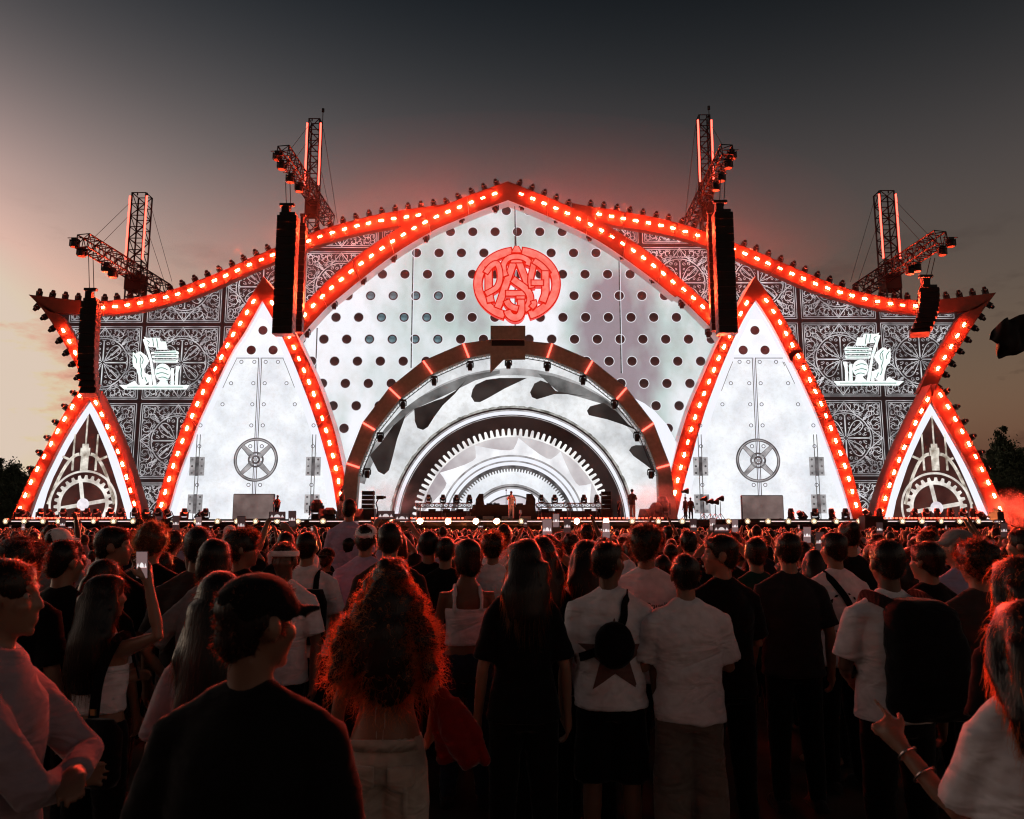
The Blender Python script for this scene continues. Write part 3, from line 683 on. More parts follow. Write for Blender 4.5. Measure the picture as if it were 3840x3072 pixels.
def nested_arches():
    root = thing('nested_arch_screen', 'nested saw blade and cog arch screens behind the DJ booth', 'led screen')
    Y = YC-.1
    sawm = ledmat('led_saw_plate', (.46, .48, .50), (.76, .78, .80), 1, .35, .35, .6, 6, grime=.15)
    inner = tr(C4, (935,1830),(965,1410),(1090,1105),(1295,850),(1555,650),(1850,520),(2025,490)) + tr(C6, (365,490),(545,520),(850,650),(1105,855),(1310,1115),(1430,1415),(1450,1830))
    grow = [(1912+(x-1912)*1.04, 1990+(y-1990)*1.04) for x, y in inner]
    plate('saw_plate', [(x, min(y, 1948)) for x, y in grow], Y, .05, sawm, root)
    band_m = ledmat('led_halftone', (.10, .10, .10), (.50, .50, .51), 1, .7, .3, .7)
    plate('halftone_ring', sector(578, 604, 20, 163), Y-.02, .015, band_m, root)
    dark_band = ledmat('led_halftone_dark', (.03, .03, .03), (.22, .22, .22), 1, .7, .3, .7)
    plate('halftone_sweep', tr(C4, (1050,1310),(1100,1205),(1250,1060),(1400,940),(1560,870),(1700,805),(1900,705),(2100,650),(2100,622),(1850,662),(1650,742),(1450,842),(1300,952),(1180,1082),(1080,1222)), Y-.028, .006, dark_band, root)
    plate('halftone_sweep', tr(C6, (470,650),(600,672),(800,740),(1000,848),(1120,950),(1010,900),(800,838),(640,800),(560,735)), Y-.028, .006, dark_band, root)
    for i, pts in enumerate((tr(C4, (1408,935),(1500,900),(1580,868),(1640,850),(1740,790),(1830,700),(1740,810),(1640,905),(1570,1000),(1520,1080),(1480,1105),(1435,1090),(1415,1040)),
               tr(C4, (1868,835),(1880,780),(1905,740),(1990,700),(2100,685),(2320,685),(2140,770),(2000,850),(1940,880),(1895,878)),
               tr(C6, (405,800),(440,730),(490,705),(560,730),(610,790),(700,808),(900,838),(700,815),(600,815),(520,840),(460,857),(420,840)),
               tr(C6, (865,950),(890,915),(1000,885),(1110,960),(1200,1060),(1290,1118),(1150,1060),(1030,1020),(920,995),(880,985)),
               tr(C6, (1205,1270),(1225,1240),(1260,1228),(1345,1230),(1370,1290),(1420,1450),(1330,1380),(1240,1315)),
               tr(C4, (1140,1210),(1240,1070),(1340,985),(1270,1180),(1230,1340),(1205,1430),(1165,1467),(1115,1440),(1050,1310)))):
        plate('saw_gap', pts, Y-.035, .012, ledmat('led_saw_gap', (.005, .004, .004), (.035, .028, .026), 1, .6), root)
    rough = [tpx(463+mnoise.noise((i*.7, 3, 0))*5, 5+170*i/120) for i in range(121)]
    plate('arch_edge', rough, Y-.05, .012, ledmat('led_edge_grey', (.10, .10, .09), (.42, .42, .40), 1, 2), root)
    plate('arch_groove', half(455), Y-.06, .008, LEDBLK, root)
    plate('arch_light_ring', half(449), Y-.07, .008, LEDM, root)
    plate('arch_white_ring', half(443), Y-.08, .008, LEDWHITE, root)
    plate('arch_dark_band', half(430), Y-.09, .008, ledmat('led_band_dark', (.004, .003, .003), (.025, .015, .014), 1, .5), root)
    plate('arch_thin_ring', sector(424, 427), Y-.097, .004, LEDM, root)
    plate('cog_plate', cog(352, 378, 50), Y-.12, .02, ledmat('led_cog', (.52, .50, .52), (.88, .89, .88), 1, .8, .35, .6, grime=.1), root)
    plate('cog_shade', half(346), Y-.13, .008, ledmat('led_cog_shade', (.33, .29, .31), (.62, .60, .61), 1, .4, .35, .65), root)
    bl = []                                    # pale saw blade inside the cog
    for i in range(6):
        a = 8+i*28
        bl += [tpx(296, a), tpx(300, a+6), tpx(316, a+14), tpx(336, a+20), tpx(344, a+22), tpx(322, a+23), tpx(300, a+25)]
    plate('pale_blade', bl, Y-.14, .008, ledmat('led_pale_blade', (.62, .62, .65), (.86, .87, .90), 1, .9), root)
    for r, m in ((279, LEDM), (272, LEDWHITE), (258, LEDM), (252, LEDWHITE), (240, LEDG)):
        plate('inner_ring', half(r), Y-.15-(280-r)*.0012, .006, m, root)
    plate('inner_cog', cog(216, 227, 60), Y-.21, .01, LEDW, root)
    for r, m in ((170, LEDM), (163, LEDG), (158, LEDM), (152, LEDWHITE), (130, LEDG), (124, ledmat('led_lilac', (.42, .38, .42), (.6, .56, .6), 1, 1))):
        plate('core_ring', half(r), Y-.22-(180-r)*.0012, .006, m, root)
    for a in (55, 90, 125):
        A, B = tpx(20, a), tpx(120, a); p, q_ = at(*A, Y-.31), at(*B, Y-.31)
        q = MB(); q.ribbon([p, q_], .22, .01); q.build('core_spoke', LEDG, root)
nested_arches()
# white wedges beside the brown arch
WEDGE = [tr(C4, (845,1465),(880,1290),(940,1180),(1000,1050),(870,1370)), tr(C6, (1250,850),(1330,890),(1420,960),(1510,1060),(1590,1210),(1555,1430),(1410,1060))]
for i, w in enumerate(WEDGE):
    plate('white_wedge', w, YB+.9, .3, LEDWHITE, None, label='slim white wedge panel beside the brown arch, %s side' % ('left', 'right')[i], cat='panel')

# ------------------------------------------------------------------ brown arch with tube lights
def brown_arch():
    root = thing('brown_arch', 'segmented brown arch with glowing red tubes over the DJ booth', 'arch')
    O = tr(C4, (770,1830),(845,1475),(860,1375),(990,1045),(1205,765),(1480,545),(1805,405)) + tr(C6, (85,374),(365,385),(585,405),(910,545),(1185,765),(1405,1050),(1535,1385),(1550,1475),(1600,1830))
    I = tr(C4, (930,1830),(955,1475),(965,1410),(1090,1105),(1295,850),(1555,650),(1850,520)) + tr(C6, (85,487),(365,490),(545,520),(850,650),(1105,855),(1310,1115),(1430,1415),(1440,1475),(1450,1830))
    for i in range(len(O)-1):
        plate('segment', [O[i], O[i+1], I[i+1], I[i]], YB+.004*(i % 2), .7, BROWN, root)
    joints = [2, 3, 4, 5, 6, 9, 10, 11, 12, 13]
    for j in joints:
        A, B = at(*O[j], YB-.09), at(*I[j], YB-.09); d = (B-A)
        q = MB(); q.tube([A+d*.02, B], .055, 8); q.build('tube_light', TUBE, root)
    # lattice truss along the inner edge
    Iw = [at(*p, YB+.25) for p in I[1:-1]]
    q = MB()
    cen = at(1912, 1985, YB)
    inn = [p+(Vector((cen.x, p.y, cen.z))-p).normalized()*.28 for p in Iw]
    for a, b_ in ((Iw, 0), (inn, 0)):
        for p, r in zip(a, a[1:]): q.tube([p, r], .028, 4)
    for p, r, s_, t in zip(Iw, Iw[1:], inn, inn[1:]):
        n = max(2, int((r-p).length/.35))
        for k in range(n): q.tube([p.lerp(r, k/n), s_.lerp(t, (k+.5)/n)], .014, 3); q.tube([s_.lerp(t, (k+.5)/n), p.lerp(r, (k+1)/n)], .014, 3)
    q.build('truss', STEEL, root)
    # blank box and pennant board at the crown
    b1 = tr(C6, (85,262),(367,262),(367,373),(85,373)); b2 = tr(C6, (83,425),(366,425),(366,535),(190,537),(83,645))
    plate('crown_board', b1, YB-.5, .35, BROWN, root); plate('pennant_board', b2, YB-.55, .12, BROWN, root)
    bx = tr(C6, (95,372),(360,372),(360,426),(95,426)); plate('crown_bracket', bx, YB-.25, .2, BLACK, root)
brown_arch()

# ------------------------------------------------------------------ monogram sign
def monogram():
    root = thing('monogram_sign', 'round glowing red sign of interlaced letters hung on the central screen', 'sign')
    cc = crop(1740, 900, 400/2029); Y = YC-.9
    PINK = ledmat('sign_pink', (.78, .125, .095), (.86, .21, .17), 1.0, 2.5); RED = glow('sign_red', (.62, .008, .001), 1.0)
    ell = lambda a0, a1, rx, ry, n=24: [(1008+rx*math.cos(math.radians(a0+(a1-a0)*i/n)), 838-ry*math.sin(math.radians(a0+(a1-a0)*i/n))) for i in range(n+1)]
    J = [('ring_half', ell(98, 251, 745, 625), 138), ('ring_half', ell(82, -71, 745, 625), 138),
         ('letter_stroke', [(955,400),(870,640),(770,930),(690,1170),(640,1290)], 112), ('letter_stroke', [(1035,400),(1120,620),(1190,800),(1255,940)], 108),
         ('letter_stroke', [(895,405),(1105,405)], 60), ('letter_stroke', [(800,1022),(1170,1022)], 88),
         ('letter_stroke', [(930,760),(1020,830),(1130,900),(1220,990),(1265,1090),(1255,1200),(1205,1290),(1150,1330)], 112),
         ('letter_stroke', [(790,690),(755,600),(745,500),(790,400),(880,340),(1005,325),(1120,345),(1210,395),(1235,430),(1210,490)], 86),
         ('letter_stroke', [(470,540),(470,800),(470,1010),(510,1190)], 118), ('letter_stroke', [(415,640),(500,520),(620,440),(670,540),(690,680),(680,810),(630,920),(540,980),(420,1040)], 88),
         ('letter_stroke', [(1340,400),(1300,600),(1260,760),(1285,920)], 92), ('letter_stroke', [(1330,420),(1430,480),(1520,560),(1600,660)], 96),
         ('letter_stroke', [(1545,620),(1545,900),(1550,1030),(1490,1190)], 118), ('letter_stroke', [(1285,838),(1500,838)], 88),
         ('letter_stroke', [(1085,1105),(1085,1300),(1085,1420),(1030,1500),(930,1500),(850,1440),(825,1370)], 120), ('letter_stroke', [(1000,1120),(1150,1120)], 40),
         ('letter_stroke', [(810,1180),(840,1250),(920,1310),(1020,1335)], 100), ('letter_stroke', [(1320,1190),(1340,1250),(1280,1310)], 84),
         ('crown_mark', [(1000,150),(1000,205),(1000,268)], [40, 110, 165])]
    k = (at(2140, 1000, Y)-at(1740, 1000, Y)).length/2029
    for i, (nm, pts, w) in enumerate(J):
        P = [at(*cc(x, y), Y) for x, y in (smoothpoly(pts, 2) if len(pts) > 2 and nm != 'ring_half' and nm != 'crown_mark' else pts)]
        ww = [a*k for a in w] if hasattr(w, '__len__') else w*k
        wr = [a+46*k for a in ww] if hasattr(ww, '__len__') else ww+46*k
        q = MB(); e = .004*i
        if len(P) > 1:
            d0, d1 = (P[0]-P[1]).normalized()*23*k, (P[-1]-P[-2]).normalized()*23*k
            P2 = [P[0]+d0]+P[1:-1]+[P[-1]+d1] if not hasattr(w, '__len__') else P
        q.ribbon([p+Vector((0, -.02*i, 0)) for p in P2], wr, .35+.02*i, 1); q.ribbon([p+Vector((0, -.02*i-.012, 0)) for p in P], ww, .010, 0)
        q.build(nm, [PINK, RED], root)
    q = MB(); q.tube([at(1930, 770, Y+.1), at(1936, 935, Y+.1)], .03, 5); q.build('hanging_cable', STEEL, root)
monogram()
# ------------------------------------------------------------------ the two white emblems
def emblem(label, x0, y0, mirror):
    root = thing('horse_emblem', label, 'light sign', group='white light emblems on the wings')
    M = ledmat('emblem_light', (.74, .92, .88), (1.0, 1.0, 1.0), 1.0, 3); s = 400/2156
    P = [('base_bar', [(140,1320),(1550,1320),(1490,1405),(240,1405)]), ('horse', [(420,650),(470,690),(530,650),(570,640),(690,730),(740,830),(640,990),(650,1070),(770,1120),(745,1230),(640,1330),(560,1330),(530,1130),(490,1000),(430,950),(410,840)]),
         ('flag', [(640,340),(700,365),(950,365),(970,440),(1080,440),(1110,600),(900,600),(880,555),(740,545)]), ('flag_pole', [(620,400),(665,380),(790,780),(890,1330),(830,1330),(760,830)]),
         ('bar', [(790,650),(1280,620),(1330,640),(1340,690),(790,690)]), ('bar', [(800,725),(1330,710),(1320,770),(810,770)]), ('bar', [(810,805),(1330,805),(1310,860),(830,860)]),
         ('orb', [(1020+155*math.cos(a*math.pi/10), 1060+175*math.sin(a*math.pi/10)) for a in range(20)]), ('post', [(1190,980),(1240,980),(1240,1330),(1180,1330)]), ('post', [(1290,940),(1370,940),(1330,1060),(1320,1330),(1265,1330)]),
         ('foot', [(270,1330),(450,1235),(520,1330)]), ('foot', [(890,1330),(1000,1210),(1110,1230),(1120,1330)]), ('strut', [(745,1130),(785,1120),(800,1330),(740,1330)])]
    for i, (nm, pts) in enumerate(P):
        px = [(x0+(x-850)*s*(-1 if mirror else 1), y0+(y-850)*s) for x, y in pts]
        plate(nm, px, YT-.35-.003*i, .08, M, root)
    cuts = [[(440,720),(500,800),(490,880)], [(560,700),(640,790),(600,900)], [(580,760),(560,900),(600,1020)], [(600,1000),(580,1100),(620,1200)], [(700,420),(760,450),(730,500)], [(820,380),(840,540)], [(900,380),(930,580)], [(900,1000),(1000,960),(1120,1010)], [(890,1100),(1000,1060),(1140,1110)], [(930,1180),(1020,1150),(1120,1190)], [(850,668),(1290,655)], [(860,742),(1300,738)], [(860,832),(1290,832)], [(660,1150),(700,1250)], [(300,1362),(1440,1362)]]
    for c_ in cuts:
        q = MB(); q.ribbon([at(x0+(x-850)*s*(-1 if mirror else 1), y0+(y-850)*s, YT-.40) for x, y in (smoothpoly(c_, 2) if len(c_) > 2 else c_)], .055, .004); q.build('dark_line', glow('emblem_line', (.06, .17, .14), 1), root)
emblem('white glowing horse and flag emblem on the left tile screen', 578, 1357, False)
emblem('white glowing horse and flag emblem on the right tile screen, facing right', 3259, 1342, True)
# ------------------------------------------------------------------ lights on the scenery
def mover_mesh(lens=None):
    b0, by, b = MB(), MB(), MB()
    b0.box((0, 0, .045), (.30, .24, .09), 0); by.box((-.165, 0, .20), (.04, .14, .26), 0); by.box((.165, 0, .20), (.04, .14, .26), 0)
    b.loft([((0, .0, .12), .085, .10), ((0, 0, .17), .125, .125), ((0, 0, .36), .135, .135), ((0, 0, .44), .12, .12), ((0, 0, .50), .10, .10)], 14, 0)
    g = MB(); s = 14
    for k in range(s): a = 2*math.pi*k/s; g.v.append((.095*math.cos(a), .095*math.sin(a), .503))
    g.f.append(tuple(range(s))); g.m.append(0)
    # crescent lens edge that faces the crowd
    o = len(b.v)
    for k in range(9):
        a = math.pi*(1.15+.7*k/8); b.v += [(.125*math.cos(a), -.137, .33+.08*math.sin(a)), (.095*math.cos(a), -.139, .345+.045*math.sin(a))]
    for k in range(8): b.f.append((o+2*k, o+2*k+2, o+2*k+3, o+2*k+1)); b.m.append(1)
    lm = lens or mat('pale_lens', (.55, .5, .5), .25, 0, 0)
    return [('base', b0.mesh('base', BLACK), []), ('yoke', by.mesh('yoke', BLACK), []), ('head', b.mesh('head', [BLACK, lm]), [('lens', g.mesh('lens', lm))])]
MOVER = mover_mesh()
MOVER_RED = mover_mesh(glow('red_lens', (1, .08, .03), 1.5))
def movers_along(px, Y, start, spacing, end, where, up=1, size=1.0, limit=None, off=.02):
    P = [at(x, y, Y) for x, y in smoothpoly(px, 1)]; L = plen(P); fine = resample(P, 500); i = 0; s_ = start
    while s_ < L-end:
        j = min(498, int(s_/L*499)); p = fine[j]; t = (fine[j+1]-fine[j]).normalized()
        nrm = Vector((-t.z, 0, t.x))*up
        if limit is None or limit(p):
            o = assembled('moving_head_light', MOVER, p+nrm*off+Vector((0, .2, 0)), (0, math.atan2(nrm.x, nrm.z)+random.Random(int(s_*100)).uniform(-.14, .14), 0), size,
                     'moving head light, %s %s' % (nth(i), where), 'stage light', 'moving head lights on the edges of the scenery')
            i += 1
        s_ += spacing
movers_along(LSW_T, YSW, .6, .87, .4, 'from the left tip, left swooping frame')
movers_along(RSW_T[::-1], YSW, .6, .87, .6, 'from the right tip, right swooping frame', -1)
movers_along(ARL_O, YA, .75, .88, 0, 'from the peak, left slope of the great arch', -1, limit=lambda p: p.z > at(1700, 770, YA).z)
movers_along(ARR_O, YA, .75, .88, 0, 'from the peak, right slope of the great arch', 1, limit=lambda p: p.z > at(2130, 775, YA).z)
movers_along(LST_O, YSW, .9, .95, .2, 'from the top, slanting edge of the far left tip', -1)
movers_along(RST_O, YSW, .9, .95, .2, 'from the top, slanting edge of the far right tip', 1)
movers_along(SL_LO, YSM, .8, 1.05, 2.9, 'from the top, outer edge of the small left triangle', -1)
movers_along(SR_RO, YSM, .8, 1.05, 2.9, 'from the top, outer edge of the small right triangle', 1)
hang = [('left', tr(C3, (2066,900),(1790,985),(1505,1140),(1243,1300),(997,1480)) + tr(C4, (763,60),(545,290))), ('right', tr(C5, (340,880),(613,985),(885,1130),(1148,1280),(1395,1470)) + tr(C6, (1630,55),(1845,290)))]
for sd, pts in hang:
    for i, p in enumerate(pts):
        assembled('moving_head_light', MOVER, at(*p, YA+.35), (math.pi, 0, random.Random(i).uniform(-.4, .4)), 1.15, 'moving head light hanging %s from the peak, %s side of the great arch' % (nth(i), sd), 'stage light', 'moving head lights hung under the great arch')
for i, p in enumerate(tr(C4, (1030,1415),(1135,1125),(1318,860),(1570,670),(1860,550)) + tr(C6, (230,535),(543,555),(832,665),(1086,860),(1268,1120),(1380,1420))):
    assembled('moving_head_light', MOVER, at(*p, YB+.2), (math.pi, 0, random.Random(i+50).uniform(-.3, .3)), 1.2, 'hanging moving head light, %s from the left under the brown arch' % nth(i), 'stage light', 'moving head lights hung under the brown arch')

# ------------------------------------------------------------------ lattice towers with arms
def truss_to(b, A, B, w, nbay, r=.035, upv=None):
    A, B = Vector(A), Vector(B); t = (B-A).normalized()
    ref = Vector((0, 1, 0)) if abs(t.y) < .7 else Vector((0, 0, 1))
    if upv is not None: ref = upv
    u = t.cross(ref).normalized(); v = t.cross(u)
    cs = [(u*sx+v*sy)*w/2 for sx, sy in ((-1, -1), (1, -1), (1, 1), (-1, 1))]
    for c in cs: b.tube([A+c, B+c], r, 5)
    for i in range(nbay):
        P, Q = A.lerp(B, i/nbay), A.lerp(B, (i+1)/nbay)
        for k in range(4):
            c, d = cs[k], cs[(k+1) % 4]
            b.tube([P+c, P+d], r*.6, 4); b.tube([P+c, Q+d] if i % 2 == k % 2 else [P+d, Q+c], r*.6, 4)
    for k in range(4): b.tube([B+cs[k], B+cs[(k+1) % 4]], r*.7, 3)
def tower(label, top, w, arm0, arm1, armw, tube_top, tube_bot, wires, lamps, antenna=None, where=''):
    root = thing('lattice_tower', label, 'tower', group='lattice towers behind the scenery')
    Y = 52.6; T = at(*top, Y)
    b = MB(); truss_to(b, (T.x, Y, 0), T, w, int(T.z/.8), .06); 
    for sx in (-1, 1): b.tube([(T.x+sx*w*.35, Y, T.z), (T.x+sx*w*.35, Y, T.z+.18)], .05, 5)
    b.build('mast', STEEL, root)
    A0, A1 = at(*arm0, 54.5), at(*arm1, 47.0)
    b = MB(); truss_to(b, A0, A1, armw, 16, .055); b.build('arm', STEEL, root)
    c = A0.lerp(A1, (54.5-Y)/(54.5-47)); b = MB(); b.box((T.x, Y, c.z-.3), (w*1.15, w*1.15, 1.1)); b.build('sleeve_block', BLACK, root)
    b = MB()
    e = at(wires[0][0], wires[0][1], Y); b.tube([e, c+Vector((0, -.6, -2.5))], .05, 4); b.build('brace', STEEL, root)
    zt, zb = at(T.x/Y*FPX+1920, tube_top, Y).z, at(T.x/Y*FPX+1920, tube_bot, Y).z
    for sx in (-1, 1):
        b = MB(); b.tube([(T.x+sx*(w/2+.10), Y-w/2-.05, zb), (T.x+sx*(w/2+.10), Y-w/2-.05, zt)], .065, 6); b.build('tube_light', TUBE, root)
    for P, Q, yq in wires[1:]:
        b = MB(); b.tube([at(*P, Y), at(*Q, yq)], .018, 4); b.build('guy_wire', STEEL, root)
    if antenna:
        p = at(*antenna, Y); b = MB(); b.tube([(p.x, Y, T.z-.3), (p.x, Y, p.z)], .03, 5); b.tube([(p.x, Y, p.z-.25), (p.x, Y, p.z)], .10, 6); b.build('beacon_pole', STEEL, root)
    for i, p in enumerate(lamps):
        q = at(*p, 47.4); assembled('wash_light', WASH, q, (math.pi, 0, .2*i), 1.0, 'red-lensed wash light, %s out along the %s arm' % (nth(i), where), 'stage light', 'wash lights on the tower arms')
def wash():
    b0, b = MB(), MB(); b0.box((0, 0, -.08), (.30, .30, .16)); b0.box((-.27, 0, .14), (.05, .16, .42)); b0.box((.27, 0, .14), (.05, .16, .42)); b0.box((0, 0, .0), (.5, .12, .05)); b0.tube([(-.45, 0, -.18), (.45, 0, -.18)], .03, 5)
    b.loft([((0, 0, .02), .15, .15), ((0, 0, .10), .23, .23), ((0, 0, .30), .25, .25), ((0, 0, .42), .24, .24)], 16)
    g = MB()
    for k in range(16): a = 2*math.pi*k/16; g.v.append((.21*math.cos(a), .21*math.sin(a), .424))
    g.f.append(tuple(range(16))); g.m.append(0)
    return [('yoke', b0.mesh('yoke', BLACK), []), ('head', b.mesh('head', BLACK), [('lens', g.mesh('lens', glow('wash_lens', (1, .06, .02), .9)))])]
WASH = wash()
tower('far left lattice tower with two red tube lights', C1(1150, 178), .95, C1(1330, 950), C1(665, 545), .85, C1(0, 208)[1], C1(0, 715)[1],
      [C1(1045, 1010), (C1(1075, 215), C1(750, 530), 47.6), (C1(1055, 330), C1(815, 575), 48.4), (C1(1210, 230), C1(1390, 875), 51), (C1(1190, 450), C1(1350, 940), 51)], tr(C1, (605,545),(663,620),(862,745),(915,790)), None, 'far left tower')
tower('tall inner left lattice tower with two red tube lights', C3(612, 225), .74, C3(720, 1030), C3(345, 465), .74, C3(0, 265)[1], C3(0, 760)[1],
      [C3(545, 1100), (C3(560, 255), C3(400, 465), 47.4), (C3(540, 400), C3(445, 530), 48.2), (C3(675, 290), C3(790, 1050), 51), (C3(660, 640), C3(735, 1000), 51)], tr(C3, (305,490),(338,565),(408,670),(480,745)), C3(672, 125), 'inner left tower')
tower('tall inner right lattice tower with two red tube lights', C5(1803, 195), .74, C5(1690, 1065), C5(2000, 455), .74, C5(0, 240)[1], C5(0, 735)[1],
      [C5(1855, 1100), (C5(1870, 260), C5(1960, 420), 47.4), (C5(1875, 460), C5(1910, 530), 48.2), (C5(1742, 260), C5(1660, 1000), 51), (C5(1755, 740), C5(1720, 930), 51)], tr(C5, (2035,480),(2005,555),(1950,660),(1905,735)), C5(1849, 105), 'inner right tower')
tower('far right lattice tower with two red tube lights', C7(1160, 142), .95, C7(985, 835), C7(1570, 455), .85, C7(0, 170)[1], C7(0, 620)[1],
      [C7(1240, 880), (C7(1225, 175), C7(1490, 450), 47.6), (C7(1230, 270), C7(1430, 490), 48.4), (C7(1095, 190), C7(925, 770), 51), (C7(1105, 400), C7(965, 810), 51)], tr(C7, (1635,475),(1575,535),(1395,650),(1345,670)), None, 'far right tower')

# ------------------------------------------------------------------ hanging loudspeaker arrays
def array(label, x0, x1, y0, y1, Y, n, depth=.8, curve=0.0, ang=0.0, cable=None, tilt=.0):
    root = thing('speaker_array', label, 'loudspeaker array', group='hanging loudspeaker arrays')
    A, B = at(x0, y0, Y), at(x1, y0, Y); w = (B-A).length; zb = at(x0, y1, Y).z; h = (A.z-zb)/n
    b = MB(); b.box((0, 0, 0), (w, depth, h*.94), 0); b.box((0, -depth/2-.006, 0), (w*.94, .01, h*.86), 1)
    for s in (-1, 1): b.box((s*(w/2+.012), -.1, 0), (.02, depth*.5, h*.5), 2)
    me = b.mesh('cabinet', [BLACK, SPEAK, STEEL])
    cx = (A.x+B.x)/2
    for i in range(n):
        k = i/(n-1); link('cabinet', me, root, (cx+curve*k*k, Y+depth/2+.35*max(0, k-.6)**2*4*tilt, A.z-h*(i+.5)), (-tilt*.35*k*k, 0, ang))
    q = MB(); q.box((cx, Y+depth/2, A.z+.12), (w*.8, depth*.8, .16)); q.box((cx-w*.15, Y+depth/2, A.z+.42), (w*.4, .35, .45)); q.box((cx-w*.1, Y+depth/2, A.z+.78), (w*.75, .25, .16)); q.build('flying_frame', BLACK, root)
    if cable:
        q = MB()
        for dx in (-.15, .12): q.tube([(cx+dx, Y+depth/2, A.z+.5), at(*cable, Y+depth/2)+Vector((dx, 0, 0))], .025, 4)
        q.build('chain', STEEL, root)
array('far left hanging loudspeaker array', 303, 363, 1128, 1480, 46.5, 14, .6, .22, 0, C1(735, 640), 1)
array('tall inner left hanging loudspeaker array', 1039, 1112, 805, 1252, 46.5, 16, .8, 0, 0, C3(388, 720))
array('narrow loudspeaker array behind the inner left one', 1121, 1146, 846, 1245, 48.6, 16, .5)
array('tall inner right hanging loudspeaker array', 2680, 2749, 793, 1249, 46.5, 16, .8, 0, 0, C5(1965, 700))
array('narrow loudspeaker array behind the inner right one', 2655, 2679, 835, 1240, 48.6, 16, .5)
array('short curved far right loudspeaker array', 3458, 3524, 1078, 1250, 46.5, 9, .6, -.62, -.25, C7(1510, 600), 1)

# ------------------------------------------------------------------ things on the stage
def on_deck(px, Y): p = at(px, 1945, Y); return Vector((p.x, Y, ZS))
def hgt(px, py, Y): return at(px, py, Y).z-ZS
for i, px in enumerate((70, 108, 150, 195, 235, 280, 325, 368, 412, 455, 503, 548, 592, 640, 690, 738, 770)):
    assembled('floor_moving_light', MOVER_RED if i % 3 == 2 else MOVER, on_deck(px, 46.8), (0, random.Random(i).uniform(-.9, .9) if i % 2 else 0, .4*(i % 3)), 1.25,
         'floor moving light, %s from the left end of the deck' % nth(i), 'stage light', 'moving lights standing on the deck')
for i, px in enumerate((3735, 3690, 3650, 3610, 3565, 3515, 3475, 3425, 3300, 3262, 3172, 3122, 3057, 3018, 2967)):
    assembled('floor_moving_light', MOVER_RED if i % 3 == 2 else MOVER, on_deck(px, 46.8), (0, random.Random(i+30).uniform(-.9, .9) if i % 2 else 0, .4*(i % 3)), 1.25,
         'floor moving light, %s from the right end of the deck' % nth(i), 'stage light', 'moving lights standing on the deck')
def boxthing(name, label, cat, x0, x1, y0, Y, depth, mats, parts=None, base=None):
    A, B = at(x0, y0, Y), at(x1, y0, Y); z0 = ZS if base is None else base; h = A.z-z0; w = B.x-A.x
    root = thing(name, label, cat, ((A.x+B.x)/2, Y+depth/2, z0))
    b = MB(); b.box((0, 0, h/2), (w, depth, h)); me = b.mesh('body', mats)
    bm = bmesh.new(); bm.from_mesh(me); bmesh.ops.bevel(bm, geom=bm.edges[:], offset=min(.03, h*.1), segments=2, affect='EDGES'); bm.to_mesh(me); bm.free()
    link('body', me, root); return root, w, h
def smokescreen(label, x0, x1, y0):
    root, w, h = boxthing('side_screen', label, 'screen', x0, x1, y0, 47.6, .25, BLACK)
    m = ledmat('side_screen_picture', (.055, .035, .033), (.20, .145, .135), 1, .9, .3, .7, 5)
    b = MB(); b.box((0, -.132, h/2), (w*.97, .01, h*.95)); b.build('picture', m, root)
    b = MB()
    for sx in (-1, 1): b.box((sx*w*.4, .3, .03), (.12, .9, .06)); b.box((sx*w*.4, .2, h*.4), (.06, .06, h*.8))
    b.build('stand', STEEL, root)
smokescreen('brown side screen in front of the left vault door', 875, 1029, 1852)
smokescreen('smoke-veiled brown side screen in front of the right vault door', 2780, 2937, 1857)
for lab, x0, x1 in (('low black subwoofer at the stage front below the left tile screen', 531, 582), ('low black subwoofer at the stage front below the right tile screen', 3243, 3313)):
    root, w, h = boxthing('subwoofer', lab, 'loudspeaker', x0, x1, 1936, 44.8, .8, BLACK, base=1.2)
    b = MB(); b.box((0, -.41, h/2), (w*.9, .02, h*.86)); b.build('grille', SPEAK, root)
    b = MB(); b.box((0, 0, -.61), (w*.9, .7, 1.18)); b.build('plinth', BLACK, root)
def stack(label, x0, x1, y0, Y, n, foot):
    root = thing('speaker_stack', label, 'loudspeaker stack'); A, B = at(x0, y0, Y), at(x1, y0, Y); w = B.x-A.x; cx = (A.x+B.x)/2
    zt = A.z; z0 = ZS+foot; h = (zt-z0)/n
    b = MB(); b.box((cx, Y+.4, ZS+foot/2), (w*1.3, .8, foot)); b.build('base_cabinet', BLACK, root)
    for i in range(n):
        b = MB(); b.box((cx, Y+.4, z0+h*(i+.5)), (w, .6, h*.86)); b.box((cx, Y+.09, z0+h*(i+.5)), (w*.9, .02, h*.7), 1); b.build('cabinet', [BLACK, SPEAK], root)
    b = MB(); b.tube([(cx-w*.52, Y+.1, z0), (cx-w*.52, Y+.1, zt)], .02, 4); b.tube([(cx+w*.52, Y+.1, z0), (cx+w*.52, Y+.1, zt)], .02, 4); b.build('frame', STEEL, root)
stack('stack of small black loudspeakers left of the DJ booth', 1358, 1399, 1840, 47.0, 4, .62)
stack('stack of small black loudspeakers right of the DJ booth', 2258, 2291, 1842, 47.0, 4, .62)
